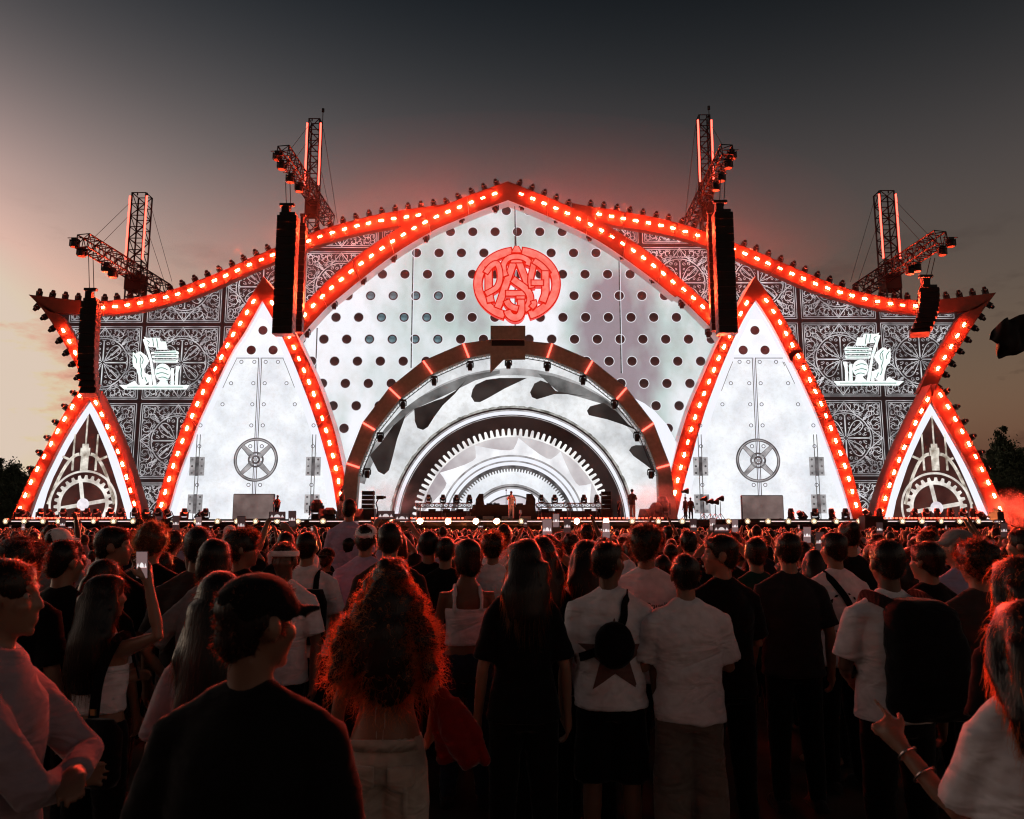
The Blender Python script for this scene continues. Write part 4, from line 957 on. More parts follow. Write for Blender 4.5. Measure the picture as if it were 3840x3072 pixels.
def riser(label, x0, x1, lampx):
    Y = 47.8; root = thing('riser_truss', label, 'truss'); z1, z0 = at(x0, 1887, Y).z, at(x0, 1902, Y).z
    b = MB(); A, B = at(x0, 1895, Y), at(x1, 1895, Y); truss_to(b, A, B, z1-z0, 12, .03); b.build('rail', mat('red_lit_steel', (.35, .3, .3), .4, .6, .1), root)
    for k in (.05, .5, .95):
        p = A.lerp(B, k); b = MB(); truss_to(b, (p.x, Y, ZS), (p.x, Y, z0), .2, 5, .02); b.build('leg', MATS['red_lit_steel'], root)
    b = MB(); b.box(((A.x+B.x)/2, Y+1.2, ZS+.25), (B.x-A.x, 2.0, .5)); b.build('platform', mat('riser_ply', (.12, .09, .09), .6), root)
    for i, px in enumerate(lampx):
        assembled('riser_light', MOVER, Vector((at(px, 1890, Y).x, Y, z1)), (0, 0, .3*i), 1.0, 'round moving light, %s on the %s truss rail' % (nth(i), 'left' if x0 < 1900 else 'right'), 'stage light', 'moving lights on the riser rails')
        b = MB(); b.box((at(px+14, 1910, Y).x, Y-.1, z0-.22), (.42, .18, .22)); b.build('strobe', BLACK, root)
riser('red-lit truss riser left of the DJ booth', 1560, 1768, (1607, 1661, 1711, 1760))
riser('red-lit truss riser right of the DJ booth', 2012, 2254, (2030, 2080, 2190, 2238))
def booth():
    Y = 47.6; root = thing('dj_booth', 'black DJ booth with side monitors under the nested arches', 'dj booth', on_deck(1890, Y))
    X = lambda px: at(px, 1900, Y).x-on_deck(1890, Y).x
    h = hgt(1890, 1893, Y)
    b = MB(); b.prism([Vector((X(1764), 0, 0)), Vector((X(2014), 0, 0)), Vector((X(2006), 0, h)), Vector((X(1772), 0, h))], 1.1); b.build('desk', mat('booth_front', (.02, .016, .016), .5, 0, .3, 2), root)
    for x0, x1, s in ((1788, 1812, -1), (1974, 2004, 1)):
        hh = hgt(1800, 1852, Y)
        b = MB(); b.prism([Vector((X(x0-4), 0, h)), Vector((X(x1+4), 0, h)), Vector((X(x1+(4 if s > 0 else 0)), 0, (h+hh)/2)), Vector((X(x1-(8 if s > 0 else 0)), 0, hh)), Vector((X(x0+(8 if s < 0 else 0)), 0, hh)), Vector((X(x0-(4 if s < 0 else 0)), 0, (h+hh)/2))], .6)
        b.build('monitor', BLACK, root)
    for i, px in enumerate((1835, 1862, 1925, 1950)):
        b = MB(); b.box((X(px), .35, h+.04), (.36, .4, .08)); b.box((X(px), .35, h+.085), (.30, .34, .015), 1); b.build('deck_player', [BLACK, GLASSD], root)
    q = MB(); q.tube([(X(1898), .1, h), (X(1898), .1, hgt(1898, 1840, Y))], .018, 5); q.ball((X(1898), .1, hgt(1898, 1838, Y)), .05); q.build('microphone_stand', STEEL, root)
    for x0, x1 in ((1745, 1785), (1812, 1852), (1882, 1922), (1950, 1990)):
        b = MB(); b.box(((X(x0)+X(x1))/2, -.5, .09), (X(x1)-X(x0), .35, .17)); b.build('step_light', mat('pale_step', (.45, .42, .38), .6), root)
    q = MB(); q.tube([(X(1951), -.3, 0), (X(1951), -.3, .2), (X(1951), -.3, .34), (X(1951), -.3, .55)], [.12, .05, .11, .07], 8); q.build('trophy', mat('silver', (.6, .6, .62), .25, .9, .1), root)
booth()
def wedge(label, px, Y, w=.7, h=.45, rz=0.0):
    root = thing('monitor_wedge', label, 'monitor speaker', on_deck(px, Y), rz)
    b = MB(); x = w/2
    b.add([(-x, -.25, 0), (x, -.25, 0), (x, .3, 0), (-x, .3, 0), (-x, -.22, .15), (x, -.22, .15), (x, .2, h), (-x, .2, h)], [(0, 3, 2, 1), (0, 1, 5, 4), (4, 5, 6, 7), (2, 3, 7, 6), (1, 2, 6, 5), (0, 4, 7, 3)]); b.build('cabinet', BLACK, root)
    b = MB(); b.add([(-x*.85, -.20, .17), (x*.85, -.20, .17), (x*.85, .17, h-.04), (-x*.85, .17, h-.04)], [(0, 1, 2, 3)]); b.v = [(q[0], q[1]-.012, q[2]+.012) for q in b.v]; b.build('grille', SPEAK, root)
for lab, px, rz in (('monitor wedge on the deck left of the white shirted shoulder rider', 1225, .5), ('monitor wedge beside the left speaker stack', 1330, -.3), ('monitor wedge right of the bending crew member', 2425, -.4), ('second monitor wedge beside the covered gear', 2450, .5)): wedge(lab, px, 46.9, .9, .6, rz)
def big_lamp(label, px, y, Y):
    root = thing('fresnel_lamp', label, 'stage light', on_deck(px, Y)); h = hgt(px, y, Y)
    b = MB(); b.loft([((0, 0, h*.35), .28, .26), ((0, 0, h*.45), .36, .32), ((0, 0, h*.8), .36, .32), ((0, 0, h), .20, .2)], 14); b.build('head', BLACK, root)
    b = MB(); b.box((0, 0, h*.14), (.5, .45, h*.28)); b.box((-.4, 0, h*.45), (.06, .2, h*.5)); b.box((.4, 0, h*.45), (.06, .2, h*.5)); b.build('yoke', BLACK, root)
big_lamp('big dark moving lamp by the hinge of the left vault door', 1186, 1874, 47.2); big_lamp('lower dark moving lamp left of the sleeveless man', 1235, 1904, 46.9)
big_lamp('covered lamp beside the right foot of the brown arch', 2487, 1862, 47.5); big_lamp('low lamp next to the covered lamp by the right foot of the arch', 2462, 1885, 47.2)
def stand_light(label, px, y, Y):
    root = thing('tripod_light', label, 'stage light', on_deck(px, Y)); h = hgt(px, y, Y)
    b = MB(); b.tube([(0, 0, .15), (0, 0, h-.15)], .022, 5)
    b.build('pole', STEEL, root)
    for k in range(3):
        a = 2.1*k+.4; b = MB(); b.tube([(0, 0, .35), (.3*math.cos(a), .3*math.sin(a), 0)], .016, 4); b.build('leg', STEEL, root)
    b = MB(); b.tube([(-.22, 0, h-.05), (-.05, 0, h), (.12, 0, h+.02), (.2, 0, h+.02)], [.05, .09, .17, .17], 8); b.build('lamp_head', BLACK, root)
for i, (px, y) in enumerate(((2572, 1843), (2641, 1872), (2664, 1882), (2684, 1884), (2703, 1871))): stand_light('light on a slim tripod, %s from the left before the right vault door' % nth(i), px, y, 47.3)
def jib():
    root = thing('camera_rig', 'small camera on a bent arm beside the left speaker stack', 'camera', on_deck(1412, 46.8)); h = hgt(1412, 1868, 46.8)
    b = MB(); b.tube([(0, 0, 0), (.05, 0, h*.5), (-.05, 0, h*.75), (.1, 0, h)], .035, 6); b.build('arm', STEEL, root)
    b = MB(); b.box((.18, -.05, h+.03), (.4, .22, .2)); b.tube([(.35, -.05, h+.03), (.52, -.05, h+.05)], .07, 8); b.build('camera_body', BLACK, root)
jib()

# ------------------------------------------------------------------ trees, flag, tripod camera
def tree_meshes(seed, conifer=False):
    r = random.Random(seed); b = MB()
    pts = [(0, 0, 0), (.15, .1, 2.2), (-.1, .1, 4.5), (.1, 0, 7.5), (0, 0, 9.6)]
    b.tube(pts, [.28, .22, .17, .09, .03], 8)
    limbs = []
    for i in range(16):
        z = 2.4+6.2*i/16; a = r.uniform(0, 6.28); L = (2.6 if not conifer else 2.2)*(1.15-(z/10.5)*(.75 if not conifer else 1.0)); e = Vector((math.cos(a)*L, math.sin(a)*L, z+L*(.55 if not conifer else .12)))
        b.tube([(0, 0, z), (e.x*.5, e.y*.5, z+(e.z-z)*.6), e], [.09, .06, .02], 5); limbs.append((Vector((0, 0, z)), e))
    tm = b.mesh('trunk', mat('bark', (.05, .035, .025), .9, 0, .3, 6, .4))
    rng = np.random.default_rng(seed); N = 9000; V = []; F = []
    cl = []
    for a, e in limbs:
        for k in (.45, .7, .9, 1.05): cl.append((a.lerp(e, k), .45+.45*r.random()))
    for k in range(6): cl.append((Vector((r.uniform(-.5, .5), r.uniform(-.5, .5), 8.0+.35*k)), .55-.06*k))
    for i in range(N):
        c, s = cl[rng.integers(len(cl))]; p = np.array(c)+rng.normal(0, s*.55, 3)
        n = rng.normal(size=3); n /= np.linalg.norm(n); t = np.cross(n, rng.normal(size=3)); t /= np.linalg.norm(t); w = np.cross(n, t); q = .10+.10*rng.random()
        o = len(V); V += [p-t*q, p+w*q*.55, p+t*q, p-w*q*.55]; F.append((o, o+1, o+2, o+3))
    me = bpy.data.meshes.new('crown'); me.from_pydata([tuple(v) for v in V], [], F); me.materials.append(mat('foliage', (.05, .065, .03), .7, 0, .4, .8)); me.update()
    return tm, me
TREES = [tree_meshes(3), tree_meshes(8), tree_meshes(21, True)]
for i, (px, top, Y, k, lab) in enumerate(((8, 1712, 84, 0, 'dark leafy tree at the left edge of the picture'), (66, 1755, 88, 1, 'dark leafy tree second from the left edge'), (112, 1748, 92, 0, 'dark leafy tree close to the small left triangle'), (40, 1800, 76, 1, 'low dark tree in front of the left trees'),
        (150, 1790, 95, 2, 'dark tree half hidden by the small left triangle'), (3752, 1590, 86, 2, 'tallest dark pointed tree behind the small right triangle'), (3700, 1680, 92, 0, 'dark tree half hidden by the small right triangle'), (3812, 1672, 80, 1, 'dark leafy tree right of the pointed tree'), (3850, 1700, 84, 0, 'dark leafy tree at the right edge of the picture'),
        (3790, 1760, 74, 1, 'low dark tree in front of the pointed tree'), (3730, 1770, 72, 0, 'low dark tree beside the small right triangle'))):
    P = at(px, top, Y); s = P.z/10.2
    t = thing('leafy_tree' if k != 2 else 'pointed_tree', lab, 'tree', (P.x, Y, 0), i*1.3, 'trees beyond the stage', (s*(1.05 if k != 2 else .75), s*(1.05 if k != 2 else .75), s))
    link('trunk', TREES[k][0], t); link('crown', TREES[k][1], t)
def flag():
    Y = 15.0; root = thing('crowd_flag', 'dark flag waving at the right edge of the picture', 'flag')
    edge_t = [(3990, 1172), (3840, 1180), (3790, 1192), (3742, 1206), (3722, 1255)]; edge_b = [(3990, 1330), (3840, 1322), (3800, 1330), (3760, 1345), (3735, 1300)]
    T = resample([at(x, y, Y) for x, y in edge_t], 26); B = resample([at(x, y, Y) for x, y in edge_b], 26); b = MB(); n = 12
    for i in range(26):
        for j in range(n+1):
            p = T[i].lerp(B[i], j/n); p.y += .10*math.sin(i*.55+j*.25)+.05*math.sin(i*.9-j*.5); p.z += .02*math.sin(i*1.1+j); b.v.append(tuple(p))
    for i in range(25):
        for j in range(n): a = i*(n+1)+j; b.f.append((a, a+1, a+n+2, a+n+1)); b.m.append(0)
    o = b.build('cloth', mat('flag_cloth', (.012, .010, .010), .8), root, True)
    sm = o.modifiers.new('thick', 'SOLIDIFY'); sm.thickness = .006
    p = T[0]; b = MB(); b.tube([(p.x+.02, Y, 0), (p.x+.02, Y, p.z+.15)], .018, 6); b.build('pole', STEEL, root)
flag()
def tripod_cam():
    Y = 20.0; P = at(3742, 1992, Y); root = thing('tripod_camera', 'video camera on a tripod above the crowd at far right', 'camera', (P.x, Y, 0)); z = at(3742, 1955, Y).z
    b = MB(); b.box((0, 0, z+.13), (.16, .34, .20)); b.tube([(0, .17, z+.13), (0, .30, z+.13)], .055, 10); b.box((-.02, -.1, z+.27), (.08, .16, .07)); b.build('camera_body', BLACK, root)
    b = MB(); b.box((0, 0, z), (.12, .14, .06)); b.tube([(0, 0, z-.03), (0, 0, z-.25)], .035, 6); b.tube([(.03, -.05, z), (.32, -.3, z-.16)], .012, 4); b.build('pan_head', BLACK, root)
    for k in range(3):
        a = 2.09*k+.5; b = MB(); b.tube([(0, 0, z-.2), (.5*math.cos(a), .5*math.sin(a), 0)], .02, 5); b.build('leg', STEEL, root)
tripod_cam()
# ------------------------------------------------------------------ people
def hairmat(name, col, tr_col, f=.35, sh=.4):
    m = bpy.data.materials.new(name); m.use_nodes = True; n, l = m.node_tree.nodes, m.node_tree.links
    b = n['Principled BSDF']; b.inputs['Base Color'].default_value = (*col, 1); b.inputs['Roughness'].default_value = .38; b.inputs['Specular IOR Level'].default_value = .35; b.inputs['Sheen Weight'].default_value = sh; b.inputs['Sheen Roughness'].default_value = .3; b.inputs['Sheen Tint'].default_value = (1, .6, .4, 1)
    t = n.new('ShaderNodeBsdfTranslucent'); t.inputs[0].default_value = (*tr_col, 1); x = n.new('ShaderNodeMixShader'); x.inputs[0].default_value = f
    tc_ = n.new('ShaderNodeTexCoord'); mp_ = n.new('ShaderNodeMapping'); mp_.inputs['Scale'].default_value = (90, 90, 6)
    z = n.new('ShaderNodeTexNoise'); z.inputs['Scale'].default_value = 1.5; z.inputs['Detail'].default_value = 3
    bp = n.new('ShaderNodeBump'); bp.inputs['Strength'].default_value = .6; bp.inputs['Distance'].default_value = .006
    l.new(tc_.outputs['Object'], mp_.inputs[0]); l.new(mp_.outputs[0], z.inputs[0]); l.new(z.outputs[0], bp.inputs['Height']); l.new(bp.outputs[0], b.inputs['Normal'])
    l.new(b.outputs[0], x.inputs[1]); l.new(t.outputs[0], x.inputs[2]); l.new(x.outputs[0], n['Material Output'].inputs[0])
    MATS[name] = m; return m
def skinmat(name, col):
    m = mat(name, col, .42, 0, .06, 12, sheen=.35, sheen_col=(1, .7, .6)); m.node_tree.nodes['Principled BSDF'].inputs['Subsurface Weight'].default_value = 0.0; return m
def hairpair(name, col, tr_col, f): return (hairmat('hair_'+name, col, tr_col, .02, .12), hairmat('strands_'+name, col, tr_col, f))
HAIR = {'black': hairpair('black', (.006, .0045, .004), (.35, .12, .06), .4), 'brown': hairpair('brown', (.010, .006, .004), (.6, .20, .08), .5), 'auburn': hairpair('auburn', (.012, .006, .004), (1.0, .36, .14), .75), 'blond': hairpair('blond', (.08, .04, .02), (.7, .35, .16), .5)}
SKIN = {'light': skinmat('skin_light', (.27, .148, .10)), 'tan': skinmat('skin_tan', (.17, .088, .055)), 'brown': skinmat('skin_brown', (.12, .06, .038))}
def cloth(name, col):
    m = mat('cloth_'+name, col, .85, 0, .10, 22, .12, spec=.12, sheen=.45 if max(col) > .04 else .22)
    n, l = m.node_tree.nodes, m.node_tree.links; b = n['Principled BSDF']           # soft folds over the fine weave
    tc_ = n.new('ShaderNodeTexCoord'); mp_ = n.new('ShaderNodeMapping'); mp_.inputs['Scale'].default_value = (2.2, 2.2, 5.0); mp_.inputs['Rotation'].default_value = (.3, .5, .2)
    z = n.new('ShaderNodeTexNoise'); z.inputs['Scale'].default_value = 1.6; z.inputs['Detail'].default_value = 2.5; z.inputs['Distortion'].default_value = 1.2
    bp = n.new('ShaderNodeBump'); bp.inputs['Strength'].default_value = .55 if max(col) > .04 else .3; bp.inputs['Distance'].default_value = .09
    old = [q for q in n if q.type == 'BUMP' and q is not bp][0]
    l.new(tc_.outputs['Object'], mp_.inputs[0]); l.new(mp_.outputs[0], z.inputs[0]); l.new(z.outputs[0], bp.inputs['Height']); l.new(bp.outputs[0], old.inputs['Normal']); return m
CL = {'black': cloth('black', (.006, .006, .007)), 'charcoal': cloth('charcoal', (.022, .021, .023)), 'white': cloth('white', (.84, .81, .85)), 'grey': cloth('grey', (.26, .24, .25)), 'lilac': cloth('lilac', (.46, .40, .58)), 'navy': cloth('navy', (.012, .014, .03)),
      'brownc': cloth('brown', (.06, .04, .035)), 'sand': cloth('sand', (.52, .46, .40)), 'sweat': cloth('sweat', (.20, .17, .15)), 'jeans': cloth('jeans', (.025, .035, .06)), 'pinkgrey': cloth('pinkgrey', (.34, .27, .31)), 'red': cloth('red', (.24, .012, .010)), 'green': cloth('green', (.010, .040, .028))}

JOBS = []
def job(mb, voxel, smooth=3, post=None): JOBS.append((mb, voxel, smooth, post)); return len(JOBS)-1
MESH = {}
def run_jobs(done):
    obs = []
    for i in range(done, len(JOBS)):
        mb, vx, sm, post = JOBS[i]; me = bpy.data.meshes.new('tmp'); me.from_pydata(mb.v, [], mb.f); me.update()
        o = bpy.data.objects.new('tmp', me); COL.objects.link(o); obs.append(o)
        r = o.modifiers.new('r', 'REMESH'); r.mode = 'VOXEL'; r.voxel_size = vx; r.adaptivity = .14
        s = o.modifiers.new('s', 'SMOOTH'); s.factor = .5; s.iterations = sm
    dg = bpy.context.evaluated_depsgraph_get(); dg.update()
    for i, o in enumerate(obs):
        me = bpy.data.meshes.new_from_object(o.evaluated_get(dg)); me.name = 'shape'
        post = JOBS[done+i][3]
        if post: me = post(me)
        me.polygons.foreach_set('use_smooth', [True]*len(me.polygons)); MESH[done+i] = me
    for o in obs:
        d = o.data; bpy.data.objects.remove(o); bpy.data.meshes.remove(d)
def sinnoise(P, seed, f, n=7):
    r = np.random.default_rng(seed); s = np.zeros(len(P))
    for k in range(n):
        d = r.normal(size=3)*f; s += np.sin(P @ d + r.uniform(0, 6.28))/(1+.25*k)
    return s/2.2
def verts(me):
    a = np.empty(len(me.vertices)*3); me.vertices.foreach_get('co', a); b = np.empty(len(me.vertices)*3); me.vertices.foreach_get('normal', b); return a.reshape(-1, 3), b.reshape(-1, 3)
def wrinkle(seed, amp=.006, f=(9, 9, 26)):
    def go(me):
        P, N = verts(me); a = sinnoise(P*np.array([1, 1, 1]), seed, np.array(f)); b = sinnoise(P, seed+5, np.array([22, 22, 16]))
        a = 1-np.abs(a)*1.3
        P = P+N*((a*amp+b*amp*.35)[:, None]); me.vertices.foreach_set('co', P.ravel()); me.update(); return me
    return go
def strandify(seed, amp, f, count, length, width, grav=.5, curl=.0, seg=2, clump=0, flat=False):
    """roughens a hair shape and grows loose strands out of it"""
    def go(me):
        P, N = verts(me); a = sinnoise(P, seed, np.array([f, f, f*.6])); P = P+N*(a*amp)[:, None]
        me.vertices.foreach_set('co', P.ravel()); me.update()
        r = np.random.default_rng(seed); V = [tuple(p) for p in P]; F = [tuple(p.vertices) for p in me.polygons]
        idx = r.integers(len(P), size=int(count))
        for i in idx:
            p, n = P[i], N[i]; L = length*(.5+r.random())*(min(1.0, .25+max(0.0, 1.74-p[2])*2.6) if clump else 1.0); d = n*(.8 if not flat else .22)+r.normal(size=3)*(.35 if not flat else .12)+(np.array([0, 0, -.8]) if flat and p[2] < 1.66 else 0); d /= np.linalg.norm(d); w = np.cross(d, r.normal(size=3)); w /= np.linalg.norm(w)+1e-9
            ph = r.uniform(0, 6.28); o = len(V); q = p-n*.004
            side = np.cross(d, w)
            for s in range(seg+1):
                t = s/seg; ww = width*(1-.8*t)
                c = q+side*(curl*math.sin(ph+t*9)*t)+w*(curl*math.cos(ph+t*9)*t)
                V += [tuple(c-w*ww), tuple(c+w*ww)]
                d = d*(1-grav/seg*1.2)+np.array([0, 0, -1])*grav/seg*1.2; q = q+d*L/seg
            for s in range(seg): a_ = o+2*s; F.append((a_, a_+1, a_+3, a_+2))
        m2 = bpy.data.meshes.new('hair'); m2.from_pydata(V, [], F); m2.polygons.foreach_set('material_index', [0]*len(me.polygons)+[1]*(len(F)-len(me.polygons))); m2.update(); bpy.data.meshes.remove(me); return m2
    return go

SHO = {'m': Vector((.182, -.005, 1.380)), 'f': Vector((.152, -.005, 1.368))}
ARM = {'down': ((.065, -.015, -.28), (.085, .05, -.535)), 'front': ((.06, .06, -.27), (-.06, .26, -.22)), 'cross': ((.09, .14, -.25), (-.16, .25, -.22)), 'hip': ((.17, -.08, -.22), (.10, .07, -.40)),
       'phone': ((.08, .20, -.14), (-.04, .32, .12)), 'high': ((.07, .14, .20), (.0, .22, .44)), 'bag': ((.07, .05, -.28), (.03, .20, -.42))}
def hand_to(b, w, d, n, curl=.5, point=False, sgn=1):
    """five-fingered hand at wrist w along d; n points out of the back of the hand"""
    d = d.normalized(); n = (n-d*n.dot(d)).normalized(); s = d.cross(n)*sgn
    for k in range(4):
        f0 = w+d*.085+s*((k-1.5)*.0205); b.tube([w+s*((k-1.5)*.012), f0], [.013, .0115], 6, round_=True)
        L = (.066, .074, .070, .055)[k]; c = .08 if (point and k == 0) else curl*(1.0+(.35 if point else 0))
        p = f0; dd = d
        for j, l in enumerate((.45, .32, .23)):
            M = Matrix.Rotation(-c*(.9, 1.0, .8)[j]*1.0, 3, s*sgn); dd = M @ dd; q = p+dd*L*l*1.12; b.tube([p, q], [.0095-.001*j, .0088-.001*j], 6, round_=True); p = q
    t0 = w+d*.03-s*.024; t1 = t0+(d*.6-s*.75-n*.15).normalized()*.04; t2 = t1+(d*.85-s*.25-n*.3).normalized()*.034
    b.tube([t0, t1, t2], [.0135, .0115, .0095], 6, round_=True)
    b.tube([w-d*.01, w+d*.05], [.026, .030], 8, round_=True)
def variant(sp):
    """Builds the shapes of one figure, 1.75 m tall, facing +Y; returns part name -> (job, material)"""
    g = sp.get('sex', 'm'); vx = sp.get('vx', .016); seed = sp.get('seed', 1); fat = sp.get('fat', 1.0); parts = {}
    sh = SHO[g]; M = g == 'm'
    yaw, pitch, roll = [math.radians(a) for a in sp.get('head', (0, 0, 0))]
    HM = Matrix.Translation((0, -.012, 1.53)) @ Matrix.Rotation(yaw, 4, 'Z') @ Matrix.Rotation(pitch, 4, 'X') @ Matrix.Rotation(roll, 4, 'Y') @ Matrix.Translation((0, .012, .105))
    R3 = HM.to_3x3(); H = lambda *p: HM @ Vector(p)
    tor = [(.84, .15, .11, 0), (.92, .163 if M else .172, .118, -.01), (1.0, .155 if M else .155, .108, -.005), (1.10, .147 if M else .122, .100, 0), (1.22, .165 if M else .135, .112, .0), (1.33, .178 if M else .148, .116, -.005), (1.40, .125 if M else .11, .090, -.01), (1.45, .078, .070, -.012), (1.49, .058, .058, -.012)]
    tor = [(z, rx*fat, ry*fat, y) for z, rx, ry, y in tor]
    b = MB(); b.loft([((0, y, z), rx, ry) for z, rx, ry, y in tor], 18)
    b.tube([(0, -.015, 1.44), H(0, -.012, -.06)], [.058 if M else .050, .054 if M else .046], 10, round_=True)
    k = 1.0 if M else .95
    for c, r in (((0, -.012, .025), (.076, .095, .090)), ((0, .020, -.03), (.061, .076, .085)), ((0, .035, -.072), (.044, .048, .040)), ((0, .070, -.095), (.018, .018, .016)), ((0, .068, .034), (.046, .019, .013)),
                 ((.034, .058, -.02), (.028, .03, .026)), ((-.034, .058, -.02), (.028, .03, .026)), ((0, .083, -.056), (.021, .012, .0075)), ((0, .081, -.069), (.019, .012, .008)), ((.079, -.006, -.004), (.010, .024, .033)), ((-.079, -.006, -.004), (.010, .024, .033)), ((0, .096, -.024), (.014, .012, .009))):
        b.ball(H(*c), [q*k for q in r], 14, 10, M=R3)
    b.tube([H(0, .078, .028), H(0, .090, .0), H(0, .101, -.020)], [.007, .009, .010], 8, round_=True)
    arms = {}
    for s, key in ((-1, 'armL'), (1, 'armR')):
        a = sp.get(key, 'down'); S = Vector((sh.x*s*fat**.5, sh.y, sh.z))
        if isinstance(a, str): e, w = [S+Vector((v[0]*s, v[1], v[2])) for v in ARM[a]]
        elif len(a) == 2: e, w = Vector(a[0]), Vector(a[1])
        else:
            w = Vector(a); dv = w-S; L = dv.length
            if L > .53: w = S+dv*(.53/L); dv = w-S; L = .53
            hgt_ = math.sqrt(max(0, .28**2-(L/2)**2)); out = Vector((s*.9, -.1, -.7)); out = (out-dv*out.dot(dv)/max(1e-6, L*L)).normalized(); e = S+dv*.5+out*hgt_
        arms[s] = (S, e, w)
        b.tube([S+Vector((-s*.05, 0, -.02)), S, S.lerp(e, .5), e, e.lerp(w, .3), w], [.055, .056 if M else .048, .047 if M else .038, .038 if M else .032, .040 if M else .033, .027 if M else .024], 10, round_=True)
        d = (w-e).normalized(); n = sp.get('palm', {}).get(s, Vector((s, -.3, .2)))
        hand_to(b, w, d, Vector(n), sp.get('curl', {}).get(s, .45), sp.get('point') == s, s)
    ride = sp.get('ride')
    legs = {}
    for s in (-1, 1):
        hp = Vector((.088*s, 0, .88)); kn = Vector((.105*s, .012, .48)) if not ride else Vector((.17*s, .36, .80)); an = Vector((.115*s, -.01, .08)) if not ride else Vector((.16*s, .34, .42))
        legs[s] = (hp, kn, an)
        b.tube([hp, hp.lerp(kn, .5), kn, kn.lerp(an, .35), an], [.088, .072, .052, .054, .036], 10, round_=True)
        b.tube([an+Vector((0, -.04, -.045)), an+Vector((s*.02, .14, -.05))], [.035, .03], 8, round_=True)
    parts['body'] = (job(b, vx, 3 if vx > .01 else 2), SKIN[sp.get('skin', 'light')])
    # shirt
    st = sp.get('shirt', 'tee'); ox = .020
    if st in ('tee', 'long', 'loose'):
        q = MB(); hem = sp.get('hem', .84); lo = .014 if st == 'loose' else 0
        rg = [(hem, (.192 if M else .196)+lo, .150+lo, -.004), (.95, (.188 if M else .186)+lo, .142+lo, -.004), (1.08, (.172 if M else .150)+lo, .128+lo, 0), (1.22, (.182 if M else .155)+lo, .132+lo, 0), (1.33, .184 if M else .158, .134, -.006), (1.40, .140 if M else .122, .108, -.012), (1.452, .088, .082, -.014), (1.492, .066, .068, -.014)]
        q.loft([((0, y, z), rx*fat, ry*fat) for z, rx, ry, y in rg], 22)
        for s in (-1, 1):
            S, e, w = arms[s]; x0 = S+Vector((-s*.06, 0, -.015))
            if st == 'long': q.tube([(s*.03, -.02, 1.472), (s*.10, -.014, 1.432), S+Vector((-s*.01, 0, .010))], [.05, .048, .046], 10, round_=True); q.tube([x0, S, S.lerp(e, .6), e, e.lerp(w, .5), e.lerp(w, .93)], [.064, .064, .060, .055, .047, .042], 12)
            else: q.tube([x0, S+Vector((0, 0, -.006)), S.lerp(e, .45), S.lerp(e, .82)], [.066, .066 if M else .058, .068 if M else .060, .076 if M else .066], 12); q.tube([(s*.03, -.02, 1.472), (s*.10, -.014, 1.432), S+Vector((-s*.01, 0, .012))], [.05, .048, .046], 10, round_=True)
        parts['shirt'] = (job(q, max(vx*.8, .0095), 4, wrinkle(seed, sp.get('wr', .005))), CL[sp.get('top', 'black')])
    elif st == 'tank':
        q = MB(); q.loft([((0, y, z), rx+.012, ry+.012) for z, rx, ry, y in ((1.045, .140, .108, -.004), (1.10, .128, .104, 0), (1.22, .138, .114, 0), (1.285, .140, .114, -.004))], 20)
        for s in (-1, 1): q.tube([(s*.092, -.112, 1.27), (s*.092, -.105, 1.36), (s*.085, -.06, 1.425), (s*.082, 0, 1.44), (s*.08, .08, 1.38), (s*.08, .12, 1.27)], .014, 6)
        parts['shirt'] = (job(q, .0085, 2, wrinkle(seed, .004)), CL[sp.get('top', 'white')])
    elif st == 'halter':
        q = MB(); q.loft([((0, y, z), rx+.008, ry+.008) for z, rx, ry, y in ((1.20, .136, .112, 0), (1.25, .138, .112, 0), (1.29, .135, .110, 0))], 20)
        for s in (-1, 1): q.tube([(s*.06, .118, 1.29), (s*.07, .06, 1.43), (s*.04, -.07, 1.475)], .006, 5)
        q.tube([(.01, -.125, 1.22), (.012, -.135, 1.05), (.0, -.14, .93)], .005, 5); q.tube([(-.01, -.125, 1.22), (-.03, -.135, 1.10), (-.02, -.138, 1.0)], .005, 5)
        parts['shirt'] = (job(q, .007, 1), CL[sp.get('top', 'white')])
    # trousers
    if sp.get('legs', True):
        q = MB(); tt = sp.get('trousers', 'slim'); wz = sp.get('waist', 1.0)
        q.loft([((0, 0, .80), .15*fat, .125*fat), ((0, -.006, .90), (.176 if M else .186)*fat, .134*fat), ((0, 0, wz), .162*fat, .116*fat)], 18)
        for s in (-1, 1):
            hp, kn, an = legs[s]; e = {'slim': (.098, .078, .064, .056), 'wide': (.108, .105, .098, .108), 'shorts': (.105, .108, .112, 0)}[tt]
            if tt == 'shorts': q.tube([hp, hp.lerp(kn, .5), hp.lerp(kn, 1.02)], e[:3], 12)
            else: q.tube([hp, hp.lerp(kn, .5), kn, kn.lerp(an, .6), an+Vector((0, 0, -.02))], [e[0], (e[0]+e[1])/2, e[1], e[2], e[3]], 12)
        parts['trousers'] = (job(q, max(.017, vx), 3, wrinkle(seed+3, .004, (10, 10, 18))), CL[sp.get('bottom', 'black')])
        if vx < .013:
            for s in (-1, 1):
                an = legs[s][2]; q = MB(); q.tube([an+Vector((0, -.05, -.04)), an+Vector((s*.008, .06, -.04)), an+Vector((s*.02, .165, -.052))], [.046, .046, .036], 10, round_=True); q.box(an+Vector((s*.008, .055, -.068)), (.085, .27, .022))
                parts['shoe'+('' if s < 0 else '.')] = (job(q, .011, 2), CL[sp.get('shoes', 'charcoal')])
    # hair
    ht = sp.get('hair', 'short'); q = MB(); bl = lambda c, r: q.ball(H(*c), r, 14, 10, M=R3)
    fine = vx < .013; cnt = 1400 if fine else 420
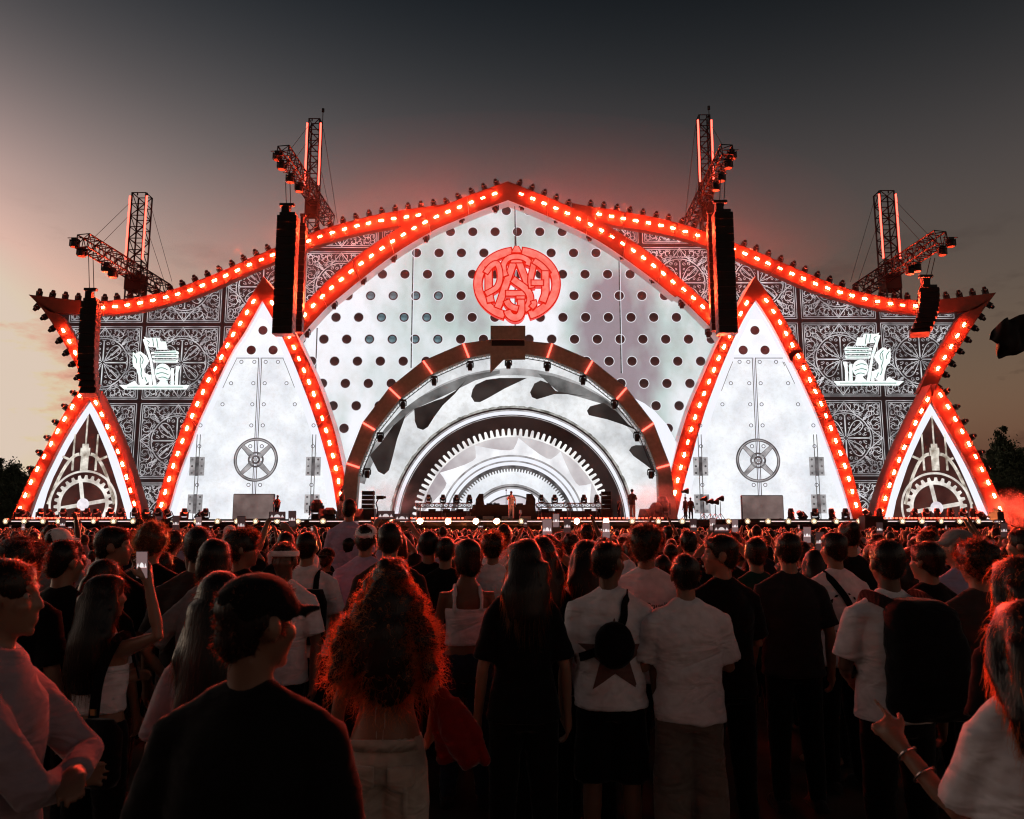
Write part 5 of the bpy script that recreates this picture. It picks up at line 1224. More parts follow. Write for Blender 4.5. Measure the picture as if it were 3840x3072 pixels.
    if ht in ('short', 'fade', 'curly', 'cap'):
        e = {'short': .008, 'fade': .004, 'curly': .020, 'cap': .0}[ht]
        bl((0, -.020, .040), (.079+e, .093+e, .084+e)); bl((0, -.048, -.012), (.068+e*.5, .056+e*.5, .075)); bl((0, .034, .072), (.062+e, .05+e*.5, .038+e*.7))
        for s in (-1, 1): bl((s*.062, -.012, .022), (.020+e*.4, .05, .05))
        post = strandify(seed, .005 if ht != 'curly' else .013, 55 if ht != 'curly' else 70, cnt, .016 if ht != 'curly' else .034, .0016, .1, .0 if ht != 'curly' else .012, 2 if ht != 'curly' else 4)
    elif ht == 'bob':
        bl((0, -.020, .035), (.090, .104, .092)); bl((0, -.050, -.05), (.088, .062, .095)); bl((0, .03, .072), (.068, .06, .042))
        for s in (-1, 1): bl((s*.075, -.02, -.04), (.024, .05, .085))
        post = strandify(seed, .004, 40, cnt, .03, .0016, .6)
    elif ht == 'bun':
        bl((0, -.018, .036), (.084, .100, .090)); bl((0, -.045, -.012), (.066, .054, .06)); bl((0, .03, .072), (.064, .05, .04)); bl((0, -.105, .075), (.045, .042, .045)); post = strandify(seed, .004, 50, cnt, .02, .0014, .2)
    else:   # long falls of hair
        L = {'long': .38, 'longer': .50, 'curlylong': .50}[ht]; wd = {'long': .095, 'longer': .11, 'curlylong': .145}[ht]
        bl((0, -.018, .036), (.088, .102, .092)); bl((0, .03, .072), (.066, .056, .040))
        top = H(0, -.05, .03); rings = []
        for i in range(9):
            t = i/8; c = Vector((top.x*(1-t)+math.sin(t*7+seed)*.012, -.075-.055*min(1, t*2.2)+(.0 if t < .8 else .01), top.z-.02-L*t))
            c.y = min(c.y, -.075 if t < .3 else -.125)
            rings.append((c, (.088+(wd-.088)*math.sin(min(1, t*1.6)*1.57))*(1 if t < .75 else 1-.45*(t-.75)/.25), .055 if t < .85 else .038))
        q.loft([(c, rx, ry) for c, rx, ry in rings[::-1]], 16)
        for s in (-1, 1): q.tube([H(s*.072, .0, .03), H(s*.088, -.02, -.06), Vector((s*(.10 if ht != 'curlylong' else .16), -.10, top.z-L*.45)), Vector((s*(.08 if ht != 'curlylong' else .20), -.13, top.z-L*.8))], [.028, .036, .04, .02] if ht != 'curlylong' else [.028, .045, .065, .03], 8, round_=True)
        post = strandify(seed, .006 if ht != 'curlylong' else .018, 30 if ht != 'curlylong' else 45, cnt*1.4 if ht != 'curlylong' else 4600, .07 if ht != 'curlylong' else .10, .0010 if ht != 'curlylong' else .0015, .85 if ht != 'curlylong' else .65, .004 if ht != 'curlylong' else .019, 4 if ht != 'curlylong' else 7, clump=ht == 'curlylong', flat=ht != 'curlylong')
    parts['hair'] = (job(q, .0125 if fine else .018, 2, post), HAIR[sp.get('hcol', 'black')])
    if sp.get('cap'):
        cyaw = math.radians(sp.get('capyaw', 0)); C3m = HM @ Matrix.Rotation(cyaw, 4, 'Z'); q = MB(); Q = lambda *p: C3m @ Vector(p); q.ball(Q(0, -.008, .052), (.089, .104, .078), 18, 12, M=C3m.to_3x3())
        rows = []
        for i in range(9):
            a = math.pi*(i/8); rows.append([(Q(.078*math.cos(a)*(1-.08*t), .062+(.070+.045*t)*math.sin(a)*.8-.02, .045-.028*t-.012*math.cos(a)**2*0), t) for t in (0, .5, 1)])
        for j in range(2):
            for i in range(8):
                p4 = [rows[i][j][0], rows[i+1][j][0], rows[i+1][j+1][0], rows[i][j+1][0]]; up = C3m.to_3x3() @ Vector((0, 0, .009)); q.add([p-up for p in p4]+[p+up for p in p4], [(0, 1, 2, 3), (7, 6, 5, 4), (0, 4, 5, 1), (1, 5, 6, 2), (2, 6, 7, 3), (3, 7, 4, 0)])
        q.box(Q(0, .105, .034), (.12, .075, .018), 0, C3m.to_3x3())
        parts['cap'] = (job(q, .009, 1), CL[sp['cap']])
    if sp.get('band'):
        q = MB(); rg = [H(.087*math.cos(a), -.006+.102*math.sin(a), .048) for a in np.linspace(0, 6.2832, 25)]
        for z in (-.012, .0, .012): q.tube([p+R3 @ Vector((0, 0, z)) for p in rg], .010, 6)
        parts['headband'] = (job(q, .008, 1), CL[sp['band']])
    return {'parts': parts, 'arms': arms, 'HM': HM}
def put(label, v, X, Y, Hh, yaw=0.0, lean=0.0, over=None, group=None, z=0.0):
    """links one figure; over = part -> material"""
    root = link('person', None, None, (X, Y, z), (0, math.radians(lean), math.radians(yaw)), Hh/1.75, label, 'person', group)
    for nm, (j, m) in v['parts'].items():
        me = MESH[j]; name = nm.rstrip('.')
        mp2 = m if isinstance(m, tuple) else (m,)
        if not me.materials:
            for q in mp2: me.materials.append(q)
        o = link(name, me, root)
        mm = (over or {}).get(name, m); mm = mm if isinstance(mm, tuple) else (mm,)
        if mm[0] is not me.materials[0]:
            for k, q in enumerate(mm): o.material_slots[k].link = 'OBJECT'; o.material_slots[k].material = q
    return root
# ------------------------------------------------------------------ the crowd: who stands where
from mathutils.bvhtree import BVHTree
def place(px, top, Y): P = at(px, top, Y); return P.x, P.z
def tgt(px, py, Yt, X, Y, Hh, yaw):
    w = at(px, py, Yt)-Vector((X, Y, 0)); return Matrix.Rotation(-math.radians(yaw), 3, 'Z') @ w/(Hh/1.75)
HERO = []
def hero(key, label, px, ptop, Y, yaw=0.0, **sp):
    X, Hh = place(px, ptop, Y); sp.setdefault('vx', .0115); sp.setdefault('seed', len(HERO)+11)
    for k in ('armL', 'armR'):
        if isinstance(sp.get(k), tuple) and sp[k][0] == 'px': sp[k] = tuple(tgt(sp[k][1], sp[k][2], sp[k][3], X, Y, Hh, yaw))
    lean = sp.pop('lean', 0); z = sp.pop('z', 0.0)
    HERO.append((key, label, X, Y, Hh, yaw, lean, variant(sp), z))
hero('sweater', 'woman in a dusty pink sweater in profile at the left edge, arms folded', 38, 2100, 2.45, -82, sex='f', hair='bun', hcol='brown', shirt='long', top='pinkgrey', armL=((-.19, .19, 1.14), (.06, .25, 1.15)), armR=((.20, .20, 1.14), (-.03, .21, 1.11)), hem=.96, vx=.008, bottom='black', wr=.006)
hero('phonewoman', 'woman with long black hair filming with a raised phone, white strap on her shoulder', 405, 2158, 4.1, -18, sex='f', hair='longer', shirt='tank', top='white', armR=('px', 556, 2185, 3.95), armL='front', vx=.009, bottom='black', head=(-22, 0, 0))
hero('capman', 'man in black cap and black T-shirt seen from behind, nearest the camera', 965, 2166, 2.0, -6, hair='cap', cap='black', capyaw=0, head=(-34, 0, 0), top='black', shirt='loose', skin='tan', vx=.009)
hero('curly', 'woman with long curly red-lit hair and pale cargo trousers', 1462, 2106, 3.65, 0, sex='f', hair='curlylong', hcol='auburn', shirt='halter', top='sand', bottom='sand', trousers='wide', waist=.99, armL='down', armR='bag', vx=.009, skin='light')
hero('tankwoman', 'woman in a white tank top with bobbed black hair looking left', 1752, 2024, 5.7, 8, sex='f', hair='bob', shirt='tank', top='white', bottom='jeans', head=(38, 0, 0), armL='front', armR='down', skin='tan', vx=.010)
hero('bagman', 'man in white T-shirt and black shorts with a black bag on his back', 2280, 2036, 4.65, -4, hair='short', top='white', shirt='loose', bottom='black', trousers='shorts', head=(-38, 4, 0), skin='tan', vx=.009, wr=.008, hem=.86)
hero('sweatman', 'man in plain white T-shirt and grey sweatpants seen from behind', 2566, 2083, 4.55, 0, hair='fade', top='white', shirt='tee', bottom='sweat', trousers='wide', shoes='grey', armR='front', armL='front', skin='light', vx=.010, wr=.009, fat=1.06)
hero('printman', 'tall man in a white T-shirt with dark printed words on its back', 2420, 1978, 5.3, -6, hair='curly', top='white', shirt='loose', head=(-12, 5, 0), vx=.011)
hero('smiler', 'man in black T-shirt turning his face left and smiling', 2700, 2012, 5.0, 12, hair='short', top='black', head=(72, 0, 0), skin='light', vx=.008, armL='front', armR='front')
hero('strapman', 'man in white T-shirt with a dark crossbody strap', 3122, 2001, 6.0, 10, hair='short', top='white', shirt='loose', head=(12, 0, 0), armL='front')
hero('packman', 'man in white T-shirt carrying a large black backpack', 3318, 2028, 4.25, 4, hair='fade', top='white', shirt='loose', hem=.88, armL=((-.24, .02, 1.12), (-.12, .20, 1.02)), skin='brown', vx=.010)
hero('jacketman', 'man in dark jacket with thick curly hair right of the backpack', 3655, 2038, 4.55, 6, hair='curly', hcol='brown', shirt='long', top='brownc', armL='front', head=(4, 0, 0))
hero('pointer', 'woman with long red-lit hair and white T-shirt pointing with her left hand', 3818, 2252, 2.3, 6, sex='f', hair='longer', hcol='auburn', shirt='loose', top='white', armL=((-.16, .13, 1.11), (-.225, .30, 1.27)), palm={-1: (-.3, -1, .2)}, curl={-1: 1.1}, point=-1, vx=.0075, bottom='black', skin='light', head=(-12, 0, 0))
hero('redhair', 'woman with glowing red-brown hair behind the pointing woman at the right edge', 3796, 2090, 3.25, 10, sex='f', hair='long', hcol='auburn', shirt='tee', top='black')
hero('greycap', 'man in light grey cap worn forward and lilac T-shirt', 3586, 1990, 5.5, 6, hair='cap', cap='grey', capyaw=20, head=(30, 0, 0), top='lilac', armR='front', vx=.011)
hero('headband', 'man with white headband facing away from the stage in white T-shirt', 1068, 2038, 5.5, 168, hair='short', band='white', top='white', skin='brown', shirt='tee', head=(10, 0, 0), vx=.010)
hero('bigHair', 'woman with big dark hair in pale grey T-shirt left of the capped man', 810, 2024, 4.7, 0, sex='f', hair='bob', top='grey', shirt='loose', armL='hip', fat=1.1)
hero('sidelook', 'young man with tousled red-lit hair in black T-shirt looking right', 912, 1996, 5.6, -20, hair='curly', hcol='brown', top='black', head=(-55, 0, 0), vx=.009)
hero('profile2', 'man with short dark hair in black shirt looking right, left part of the crowd', 432, 1982, 5.2, -15, hair='short', top='black', head=(-60, 0, 0), vx=.010)
hero('blondman', 'fair-haired man in black T-shirt with glowing red hair edge', 574, 1973, 5.6, 0, hair='curly', hcol='blond', top='black')
hero('greyman', 'man in brown-grey shirt with cropped hair, left of the bushy-haired woman', 752, 1980, 5.0, 4, hair='fade', top='brownc', shirt='loose')
hero('whitecap', 'person in a white cap at the far left of the crowd', 222, 1985, 7.0, 0, hair='cap', cap='white', capyaw=0, head=(-30, 0, 0), top='grey')
hero('ear', 'man in black shirt with rounded dark hair in front of a lilac shirt', 250, 2032, 4.6, -8, hair='short', top='black', head=(-20, 0, 0))
hero('leftdark', 'man with wavy dark hair behind the woman in the sweater', 88, 2032, 4.2, -10, hair='curly', top='black', head=(-25, 0, 0))
hero('longtwo', 'woman with smooth long hair right behind the filming woman', 395, 2100, 4.75, -6, sex='f', hair='long', top='black', hcol='brown')
hero('dress', 'woman with long dark hair and pale sleeve between two dark figures', 832, 2148, 3.05, 4, sex='f', hair='longer', shirt='tee', top='pinkgrey')
hero('tallman', 'tall man with flat dark haircut in black shirt behind the curly woman', 1465, 1967, 5.9, 0, hair='short', top='charcoal')
hero('whitecap2', 'man in a white cap worn backwards and lilac T-shirt', 1373, 1970, 6.8, 0, hair='cap', cap='white', capyaw=175, top='lilac', shirt='loose')
hero('redlit1', 'woman in black T-shirt with long red-edged hair looking left', 1962, 2028, 4.4, 6, sex='f', hair='long', hcol='brown', top='black', head=(45, 0, 0), vx=.010)
hero('redlit2', 'woman with long wavy hair just right of the one in black looking left', 2028, 2017, 5.0, 0, sex='f', hair='long', hcol='auburn', top='black')
hero('redlit3', 'woman with red glowing hair and white T-shirt left of the bag wearer', 2196, 2028, 5.1, 10, sex='f', hair='long', hcol='auburn', top='white', armL='hip')
hero('rider', 'person in lilac-grey T-shirt sitting on shoulders above the crowd', 1312, 1874, 9.0, 0, hair='fade', top='lilac', shirt='loose', ride=True, armL='front', armR='front', z='ride')
hero('carrier', 'person carrying the rider on the shoulders', 1312, 2012, 8.95, 0, hair='short', top='black', armL=((-.23, .1, 1.30), (-.16, .28, 1.22)), armR=((.23, .1, 1.30), (.16, .28, 1.22)), vx=.014)
hero('backpackstrap', 'man in white T-shirt with a dark backpack strap, behind the headband man', 1155, 2000, 6.4, 0, hair='short', top='white', shirt='loose')
hero('whitebald', 'close-cropped person in pale shirt left of the tank top woman', 1672, 2018, 6.9, 0, hair='fade', hcol='brown', top='black')
hero('mancentre', 'man with rounded black hair in black shirt between the curly woman and the tank top', 1610, 1995, 7.0, 0, hair='short', top='black')
hero('greencollar', 'man in dark green shirt right of the smiling man', 2830, 2022, 6.2, 0, hair='short', top='green', shirt='loose')
hero('bunman', 'tall person with dark top knot hair before the right vault door', 3178, 1958, 6.6, 0, hair='bun', top='black')
hero('afro', 'person with a big round curly head of hair in front of the booth', 1848, 2006, 7.1, 0, hair='curly', hcol='brown', top='white', shirt='loose')
hero('darkright', 'man in black shirt left of the white T-shirt with the strap', 2950, 2003, 5.6, 0, hair='short', top='charcoal', shirt='loose')
hero('rightedge', 'man in black at the right edge looking left at the stage', 3828, 1990, 6.2, 12, hair='short', top='black', head=(35, 0, 0))
hero('rightmid', 'man with side-parted dark hair left of the grey cap', 3470, 2036, 5.0, 5, hair='short', top='black', head=(25, 0, 0))
# people holding phones up: (phone pixel, depth, landscape, head pixel)
PHS = [(905, 1968, 7.2, 0, 880), (1040, 1934, 7.6, 1, 1075), (1096, 1946, 7.8, 0, 1100), (1447, 1932, 7.2, 1, 1490), (1508, 1941, 8.2, 1, 1525), (2052, 1984, 6.0, 0, 2060), (2127, 1972, 8.4, 0, 2140), (2273, 1988, 7.6, 0, 2262), (2600, 1972, 8.8, 0, 2580), (2672, 1966, 10, 0, 2690), (2705, 1982, 7.4, 1, 2715), (2756, 1972, 9.4, 0, 2745),
      (3074, 2030, 6.6, 0, 3050), (3026, 2006, 7.6, 0, 3010), (3298, 1984, 9.2, 0, 3290), (3700, 2042, 6.8, 1, 3715), (3764, 1988, 8.6, 0, 3785), (1334, 1976, 10.5, 0, 1350), (660, 1962, 8.4, 0, 650), (745, 1962, 9.6, 0, 760), (235, 1966, 10, 0, 250), (2085, 1952, 9.0, 0, 2100)]
PHOLD = []
for i, (px, py, Y, land, hx) in enumerate(PHS):
    hy = max(py+26, 1996)+random.Random(i).uniform(0, 14); yp = Y-.02
    X, Hh = place(hx, hy, Y); Hh = min(max(Hh, 1.55), 1.82); Yp = Y+.30
    P = at(px, py, Yp)
    spc = dict(sex='f' if i % 3 == 0 else 'm', hair=('long', 'short', 'curly', 'bob')[i % 4] if i % 3 == 0 else ('short', 'fade', 'curly')[i % 3], hcol=('black', 'brown')[i % 2], top=('black', 'black', 'white', 'charcoal', 'lilac')[i % 5], vx=.0145, seed=200+i)
    tl = [Vector(tgt(px+d, py+(18 if not land else 4)*7/Y, Yp, X, Y, Hh, 0)) for d in ((-12, 12) if not land else (-40, 40))]
    d = [t-Vector((0, .0, .09)) for t in tl]
    spc['armL'], spc['armR'] = tuple(d[0]), tuple(d[1]); spc['curl'] = {-1: .7, 1: .7}; spc['palm'] = {-1: (-.6, -.6, 0), 1: (.6, -.6, 0)}
    PHOLD.append((X, Y, Hh, variant(spc), P, land, spc))
# shapes for the rest of the crowd
CV = []
for i, spc in enumerate((dict(hair='short'), dict(hair='fade', armL='front', armR='front'), dict(hair='curly'), dict(sex='f', hair='long'), dict(sex='f', hair='bob', armR='front'), dict(sex='f', hair='bun'), dict(hair='short', head=(40, 0, 0), armL='cross', armR='cross'), dict(sex='f', hair='longer', hcol='brown', head=(-35, 0, 0)),
                         dict(hair='fade', head=(-45, 5, 0)), dict(hair='cap', cap='black', capyaw=170), dict(hair='curly', hcol='brown', head=(20, 0, 0), armR='high'), dict(hair='short', fat=1.12), dict(sex='f', hair='long', hcol='auburn', head=(25, 0, 0)), dict(hair='cap', cap='white'), dict(hair='short', armL='high', armR='high', head=(0, 10, 0)), dict(sex='f', hair='long', armL='high', armR='phone'))):
    spc.update(vx=.019, seed=60+i); CV.append((variant(spc), spc))
# people on the stage
SP = [('sleeveless man in black standing by the left foot of the brown arch', 1283, 1832, 46.9, -50, dict(hair='short', shirt='tank', top='black', bottom='grey', armR='bag')), ('crew member in dark clothes beside the left side screen', 1041, 1857, 47.2, 60, dict(hair='fade', top='brownc', armL='front')),
      ('singer in white sleeveless shirt and white trousers holding a microphone', 1917, 1842, 46.9, 175, dict(hair='short', shirt='tee', top='white', bottom='white', skin='tan', armR=((.22, .12, 1.2), (.06, .17, 1.5)))), ('man in black T-shirt and khaki trousers right of the booth', 2370, 1835, 46.8, -30, dict(hair='cap', cap='black', top='black', bottom='sweat', armR='front')),
      ('crew member bending over beside the right speaker stack', 2322, 1868, 46.7, 90, dict(hair='short', top='black', lean=28)), ('left one of two people in dark red coats by the right vault door', 2569, 1864, 47.4, 40, dict(hair='short', shirt='long', top='brownc', hem=.6)), ('right one of two people in dark red coats by the right vault door', 2589, 1866, 47.6, -20, dict(hair='fade', shirt='long', top='brownc', hem=.6, skin='tan'))]
SPV = [variant(dict({k: v for k, v in d.items() if k != 'lean'}, vx=.02, seed=300+i)) for i, (_, _, _, _, _, d) in enumerate(SP)]
# loose things worn or carried, shaped with the same method
def jaction():
    q = MB(); A = [at(1648, 2600, 3.56), at(1680, 2650, 3.52), at(1695, 2720, 3.5), at(1730, 2800, 3.5), at(1770, 2868, 3.5)]
    q.tube(A, [.03, .045, .055, .06, .04], 10); q.tube([at(1700, 2630, 3.54), at(1745, 2690, 3.5), at(1790, 2780, 3.5), at(1825, 2860, 3.5)], [.03, .035, .03, .015], 8); q.tube([at(1655, 2610, 3.56), at(1665, 2720, 3.56), at(1690, 2850, 3.56)], [.03, .05, .05], 8)
    return job(q, .010, 2, wrinkle(77, .012, (20, 20, 12)))
JK = jaction()
def bagshape():
    q = MB(); q.ball((.02, -.19, 1.21), (.115, .065, .125), 18, 12); q.ball((.03, -.225, 1.18), (.08, .045, .065), 14, 10); return job(q, .012, 3, wrinkle(5, .006))
BG = bagshape()
def packshape():
    q = MB(); q.loft([((0.03, -.24, .93), .165, .105), ((.03, -.25, .97), .185, .125), ((.03, -.25, 1.25), .185, .12), ((.03, -.22, 1.42), .165, .10), ((.03, -.19, 1.47), .11, .07)], 20, sq=.6); q.loft([((.03, -.34, .98), .13, .05), ((.03, -.35, 1.15), .14, .055), ((.03, -.34, 1.2), .12, .03)], 16, sq=.6); return job(q, .014, 2, wrinkle(6, .006))
PK = packshape()
run_jobs(0)

ROOT = {}
for key, label, X, Y, Hh, yaw, lean, v, z in HERO:
    if z == 'ride': Hh, z = 1.72, Hh-1.72
    ROOT[key] = put(label, v, X, Y, Hh, yaw, lean, z=z)
    MESHV = v; ROOT[key+'_v'] = v
def worn(name, label, cat, key):
    r = ROOT[key]; return link(name, None, None, tuple(r.location), tuple(r.rotation_euler), tuple(r.scale), label, cat)
def strapmesh(pts, w=.045, t=.008):
    b = MB(); P = resample([Vector(p) for p in smoothpoly3(pts)], 24)
    for i in range(24):
        tn = (P[min(23, i+1)]-P[max(0, i-1)]).normalized(); ctr = Vector((0, 0, P[i].z)); nn = (P[i]-ctr); nn = (nn-tn*nn.dot(tn)).normalized(); s = tn.cross(nn)
        b.v += [tuple(P[i]+s*w/2), tuple(P[i]-s*w/2), tuple(P[i]-s*w/2+nn*t), tuple(P[i]+s*w/2+nn*t)]
    for i in range(23):
        for a, c in ((0, 1), (1, 2), (2, 3), (3, 0)): b.f.append((4*i+a, 4*i+c, 4*i+4+c, 4*i+4+a)); b.m.append(0)
    return b
def smoothpoly3(pts):
    pts = [Vector(p) for p in pts]
    for _ in range(2):
        q = [pts[0]]
        for a, b in zip(pts, pts[1:]): q += [a.lerp(b, .25), a.lerp(b, .75)]
        pts = q+[pts[-1]]
    return pts
def wrapstrap(key, pts, off=.006):
    """pulls strap points onto the shirt from outside"""
    me = MESH[ROOT[key+'_v']['parts']['shirt'][0]]; bv = BVHTree.FromPolygons([v.co for v in me.vertices], [p.vertices for p in me.polygons]); out = []
    for p in resample([Vector(q) for q in smoothpoly3(pts)], 24):
        c = Vector((0, 0, p.z)); d = (p-c); d = d.normalized() if d.length > 1e-6 else Vector((0, -1, 0))
        h = bv.ray_cast(c+d*1.0, -d)
        out.append((h[0]+d*off) if h[0] is not None and abs(p.z-1.2) < .24 else p)
    return out
def project(key, poly2d, off=.004):
    """a print in the shirt's back plane laid onto the cloth; poly2d: list of faces of (x, z)"""
    me = MESH[ROOT[key+'_v']['parts']['shirt'][0]]; bv = BVHTree.FromPolygons([v.co for v in me.vertices], [p.vertices for p in me.polygons]); b = MB()
    for face in poly2d:
        pts = []
        for x, z in face:
            h = bv.ray_cast(Vector((x, -1, z)), Vector((0, 1, 0))); y = h[0].y if h[0] is not None else -.14
            pts.append((x, y-off, z))
        b.add(pts, [tuple(range(len(pts)))])
    return b
INK = cloth('ink', (.02, .018, .02)); 
def textfaces(txt, size, x, z):
    cu = bpy.data.curves.new('t', 'FONT'); cu.body = txt; cu.size = size; o = bpy.data.objects.new('t', cu); COL.objects.link(o)
    dg = bpy.context.evaluated_depsgraph_get(); me = bpy.data.meshes.new_from_object(o.evaluated_get(dg)); bm = bmesh.new(); bm.from_mesh(me); bmesh.ops.triangulate(bm, faces=bm.faces)
    F = [[(x+v.co.x, z+v.co.y) for v in f.verts] for f in bm.faces]; bm.free(); bpy.data.objects.remove(o); bpy.data.curves.remove(cu); return F
F = textfaces('i knee Pouell', .052, -.155, 1.27)+textfaces('me  don\'', .052, -.13, 1.17)+textfaces('eeed  n', .05, -.14, 1.08)+textfaces('o    g', .05, -.13, .98)
project('printman', F).build('shirt_print', INK, ROOT['printman'])
blob = [[(-.02, 1.03), (.03, 1.0), (.06, 1.04), (.055, 1.10), (.02, 1.12)], [(-.03, .96), (.07, .96), (.06, 1.03), (-.02, 1.04)], [(-.01, 1.215), (.05, 1.205), (.10, 1.25), (.12, 1.285), (.06, 1.235), (0, 1.24)]]
project('printman', blob, .005).build('shirt_picture', INK, ROOT['printman'])
star = [(.02+(.21 if i % 2 == 0 else .085)*math.sin(i*math.pi/5), 1.14+(.21 if i % 2 == 0 else .085)*math.cos(i*math.pi/5)) for i in range(10)]
star = [[(.02, 1.13), star[i], star[(i+1) % 10]] for i in range(10)]
fine = []
for t in star:
    a, b_, c = [Vector((p[0], p[1], 0)) for p in t]; n = 6
    for i in range(n):
        for j in range(n-i):
            P = lambda u, w: a+(b_-a)*(u/n)+(c-a)*(w/n)
            fine.append([tuple(P(i, j)[:2]), tuple(P(i+1, j)[:2]), tuple(P(i, j+1)[:2])])
            if i+j < n-1: fine.append([tuple(P(i+1, j)[:2]), tuple(P(i+1, j+1)[:2]), tuple(P(i, j+1)[:2])])
project('bagman', fine, .004).build('star_print', cloth('star', (.17, .09, .08)), ROOT['bagman'])
r_ = random.Random(4); marks = []
for i in range(16):
    a = i*.42; x, z = -.02+.115*math.cos(a), 1.20+.14*math.sin(a); s = r_.uniform(.012, .028); marks.append([(x+s*math.cos(k*1.57+a)*(1 if k % 2 else .5), z+s*math.sin(k*1.57+a)*(1 if k % 2 else .5)) for k in range(4)])
project('strapman', marks).build('shirt_print', INK, ROOT['strapman'])
t = worn('shoulder_bag', 'black round bag slung on the back of a man in white T-shirt', 'bag', 'bagman')
MESH[BG].materials.append(CL['black']); link('bag_body', MESH[BG], t)
strapmesh(wrapstrap('bagman', [(-.17, -.09, 1.13), (-.12, -.16, 1.16), (.0, -.19, 1.2), (.08, -.18, 1.32), (.10, -.12, 1.42), (.10, -.02, 1.475)])).build('strap', CL['black'], t)
t = worn('crossbody_strap', 'dark crossbody strap over the marked white T-shirt', 'strap', 'strapman')
strapmesh(wrapstrap('strapman', [(-.10, -.02, 1.475), (-.09, -.12, 1.42), (.0, -.17, 1.28), (.10, -.17, 1.14), (.17, -.08, 1.02)])).build('webbing', CL['black'], t)
t = worn('backpack', 'large black backpack on the man with a white sleeve', 'backpack', 'packman')
MESH[PK].materials.append(CL['black']); link('pack_body', MESH[PK], t)
for s in (-1, 1): strapmesh([(s*.11+.02, -.20, 1.44), (s*.12, -.09, 1.475), (s*.12, .02, 1.48), (s*.12, .13, 1.36), (s*.14, .13, 1.2), (s*.19, .02, 1.08)], .06, .012).build('shoulder_strap', CL['black'], t)
t = worn('shoulder_strap_bag', 'black bag strap over the bare shoulder of the filming woman', 'bag', 'phonewoman')
strapmesh([(.14, .12, 1.20), (.135, .06, 1.40), (.135, 0, 1.448), (.135, -.06, 1.42), (.13, -.15, 1.25), (.14, -.17, 1.05)], .05).build('strap', CL['black'], t); q = MB(); q.loft([((.17, -.15, .72), .10, .05), ((.17, -.15, .76), .12, .06), ((.17, -.15, .98), .12, .055), ((.16, -.15, 1.04), .08, .03)], 14, sq=.6); q.build('bag_body', CL['black'], t, True); q = MB(); q.box((.14, -.18, 1.08), (.04, .012, .03)); q.build('buckle', mat('brass', (.6, .42, .2), .3, .9), t)
t = worn('backpack_straps', 'dark narrow backpack on the white T-shirt behind the headband man', 'backpack', 'backpackstrap')
q = MB(); q.loft([((.10, -.19, .95), .09, .06), ((.10, -.21, 1.0), .11, .08), ((.10, -.21, 1.25), .11, .075), ((.10, -.18, 1.34), .07, .05)], 14, sq=.7); q.build('pack_body', CL['black'], t, True)
strapmesh(wrapstrap('backpackstrap', [(.12, -.17, 1.20), (.12, -.14, 1.36), (.11, -.06, 1.46), (.11, .03, 1.47), (.12, .12, 1.3)])).build('strap', CL['black'], t)
MESH[JK].materials.append(CL['red']); link('hanging_jacket', MESH[JK], None, label='red jacket hanging from the arm of the curly-haired woman', cat='jacket')
# pockets and straps of the pale cargo trousers
v = ROOT['curly_v']; tm = MESH[v['parts']['trousers'][0]]; bv = BVHTree.FromPolygons([p.co for p in tm.vertices], [p.vertices for p in tm.polygons])
def patch(rows, off):
    b = MB(); n = len(rows[0])
    for r in rows:
        for x, z in r:
            h = bv.ray_cast(Vector((x, -1, z)), Vector((0, 1, 0))); b.v.append((x, (h[0].y if h[0] is not None else -.12)-off, z))
    for j in range(len(rows)-1):
        for i in range(n-1): b.f.append((j*n+i, j*n+i+1, j*n+n+i+1, j*n+n+i)); b.m.append(0)
    return b
for s in (-1, 1):
    rows = [[(s*(.03+.11*i/8), .885-.085*j/6-(.03*math.sin(math.pi*i/8)*(j/6)**2)) for i in range(9)] for j in range(7)]
    o = patch(rows, .012).build('pocket', CL['sand'], ROOT['curly'], True); m = o.modifiers.new('t', 'SOLIDIFY'); m.thickness = .008
    rows = [[(s*.105+(i-1)*.010, .80-.13*j/5) for i in range(3)] for j in range(6)]
    o = patch(rows, .014).build('cargo_strap', CL['sand'], ROOT['curly'], True); m = o.modifiers.new('t', 'SOLIDIFY'); m.thickness = .006
rows = [[(-.15+.30*i/14, .995-.05*j) for i in range(15)] for j in range(2)]; o = patch(rows, .010).build('waistband', CL['sand'], ROOT['curly'], True); m = o.modifiers.new('t', 'SOLIDIFY'); m.thickness = .008
for key, nm in (('pointer', -1),):       # bracelets
    S, e, w = ROOT[key+'_v']['arms'][nm]; d = (w-e).normalized(); u = d.orthogonal().normalized(); x = d.cross(u)
    for k, rr in ((.55, .036), (.86, .031)):
        q = MB(); c = e.lerp(w, k); q.tube([c+(u*math.cos(a)+x*math.sin(a))*rr for a in np.linspace(0, 6.283, 17)], .004, 6); q.build('bracelet', mat('steel_bracelet', (.6, .5, .45), .25, .9), ROOT[key])
for key in ('sweater', 'smiler', 'sidelook', 'tankwoman'):      # eyes and teeth for faces in view
    HM = ROOT[key+'_v']['HM']
    for s in (-1, 1):
        q = MB(); q.ball(HM @ Vector((s*.030, .0650, .010)), .0115, 10, 8); q.ball(HM @ Vector((s*.030, .0718, .010)), .0056, 8, 6, 1); q.build('eye', [mat('eye_white', (.30, .26, .24), .3, 0, 0), mat('iris', (.02, .012, .01), .2, 0, 0)], ROOT[key], True)
q = MB(); q.ball(ROOT['smiler_v']['HM'] @ Vector((0, .099, -.063)), (.016, .006, .006), 10, 6, M=ROOT['smiler_v']['HM'].to_3x3()); q.build('teeth', mat('teeth', (.8, .75, .7), .3, 0, 0), ROOT['smiler'], True)

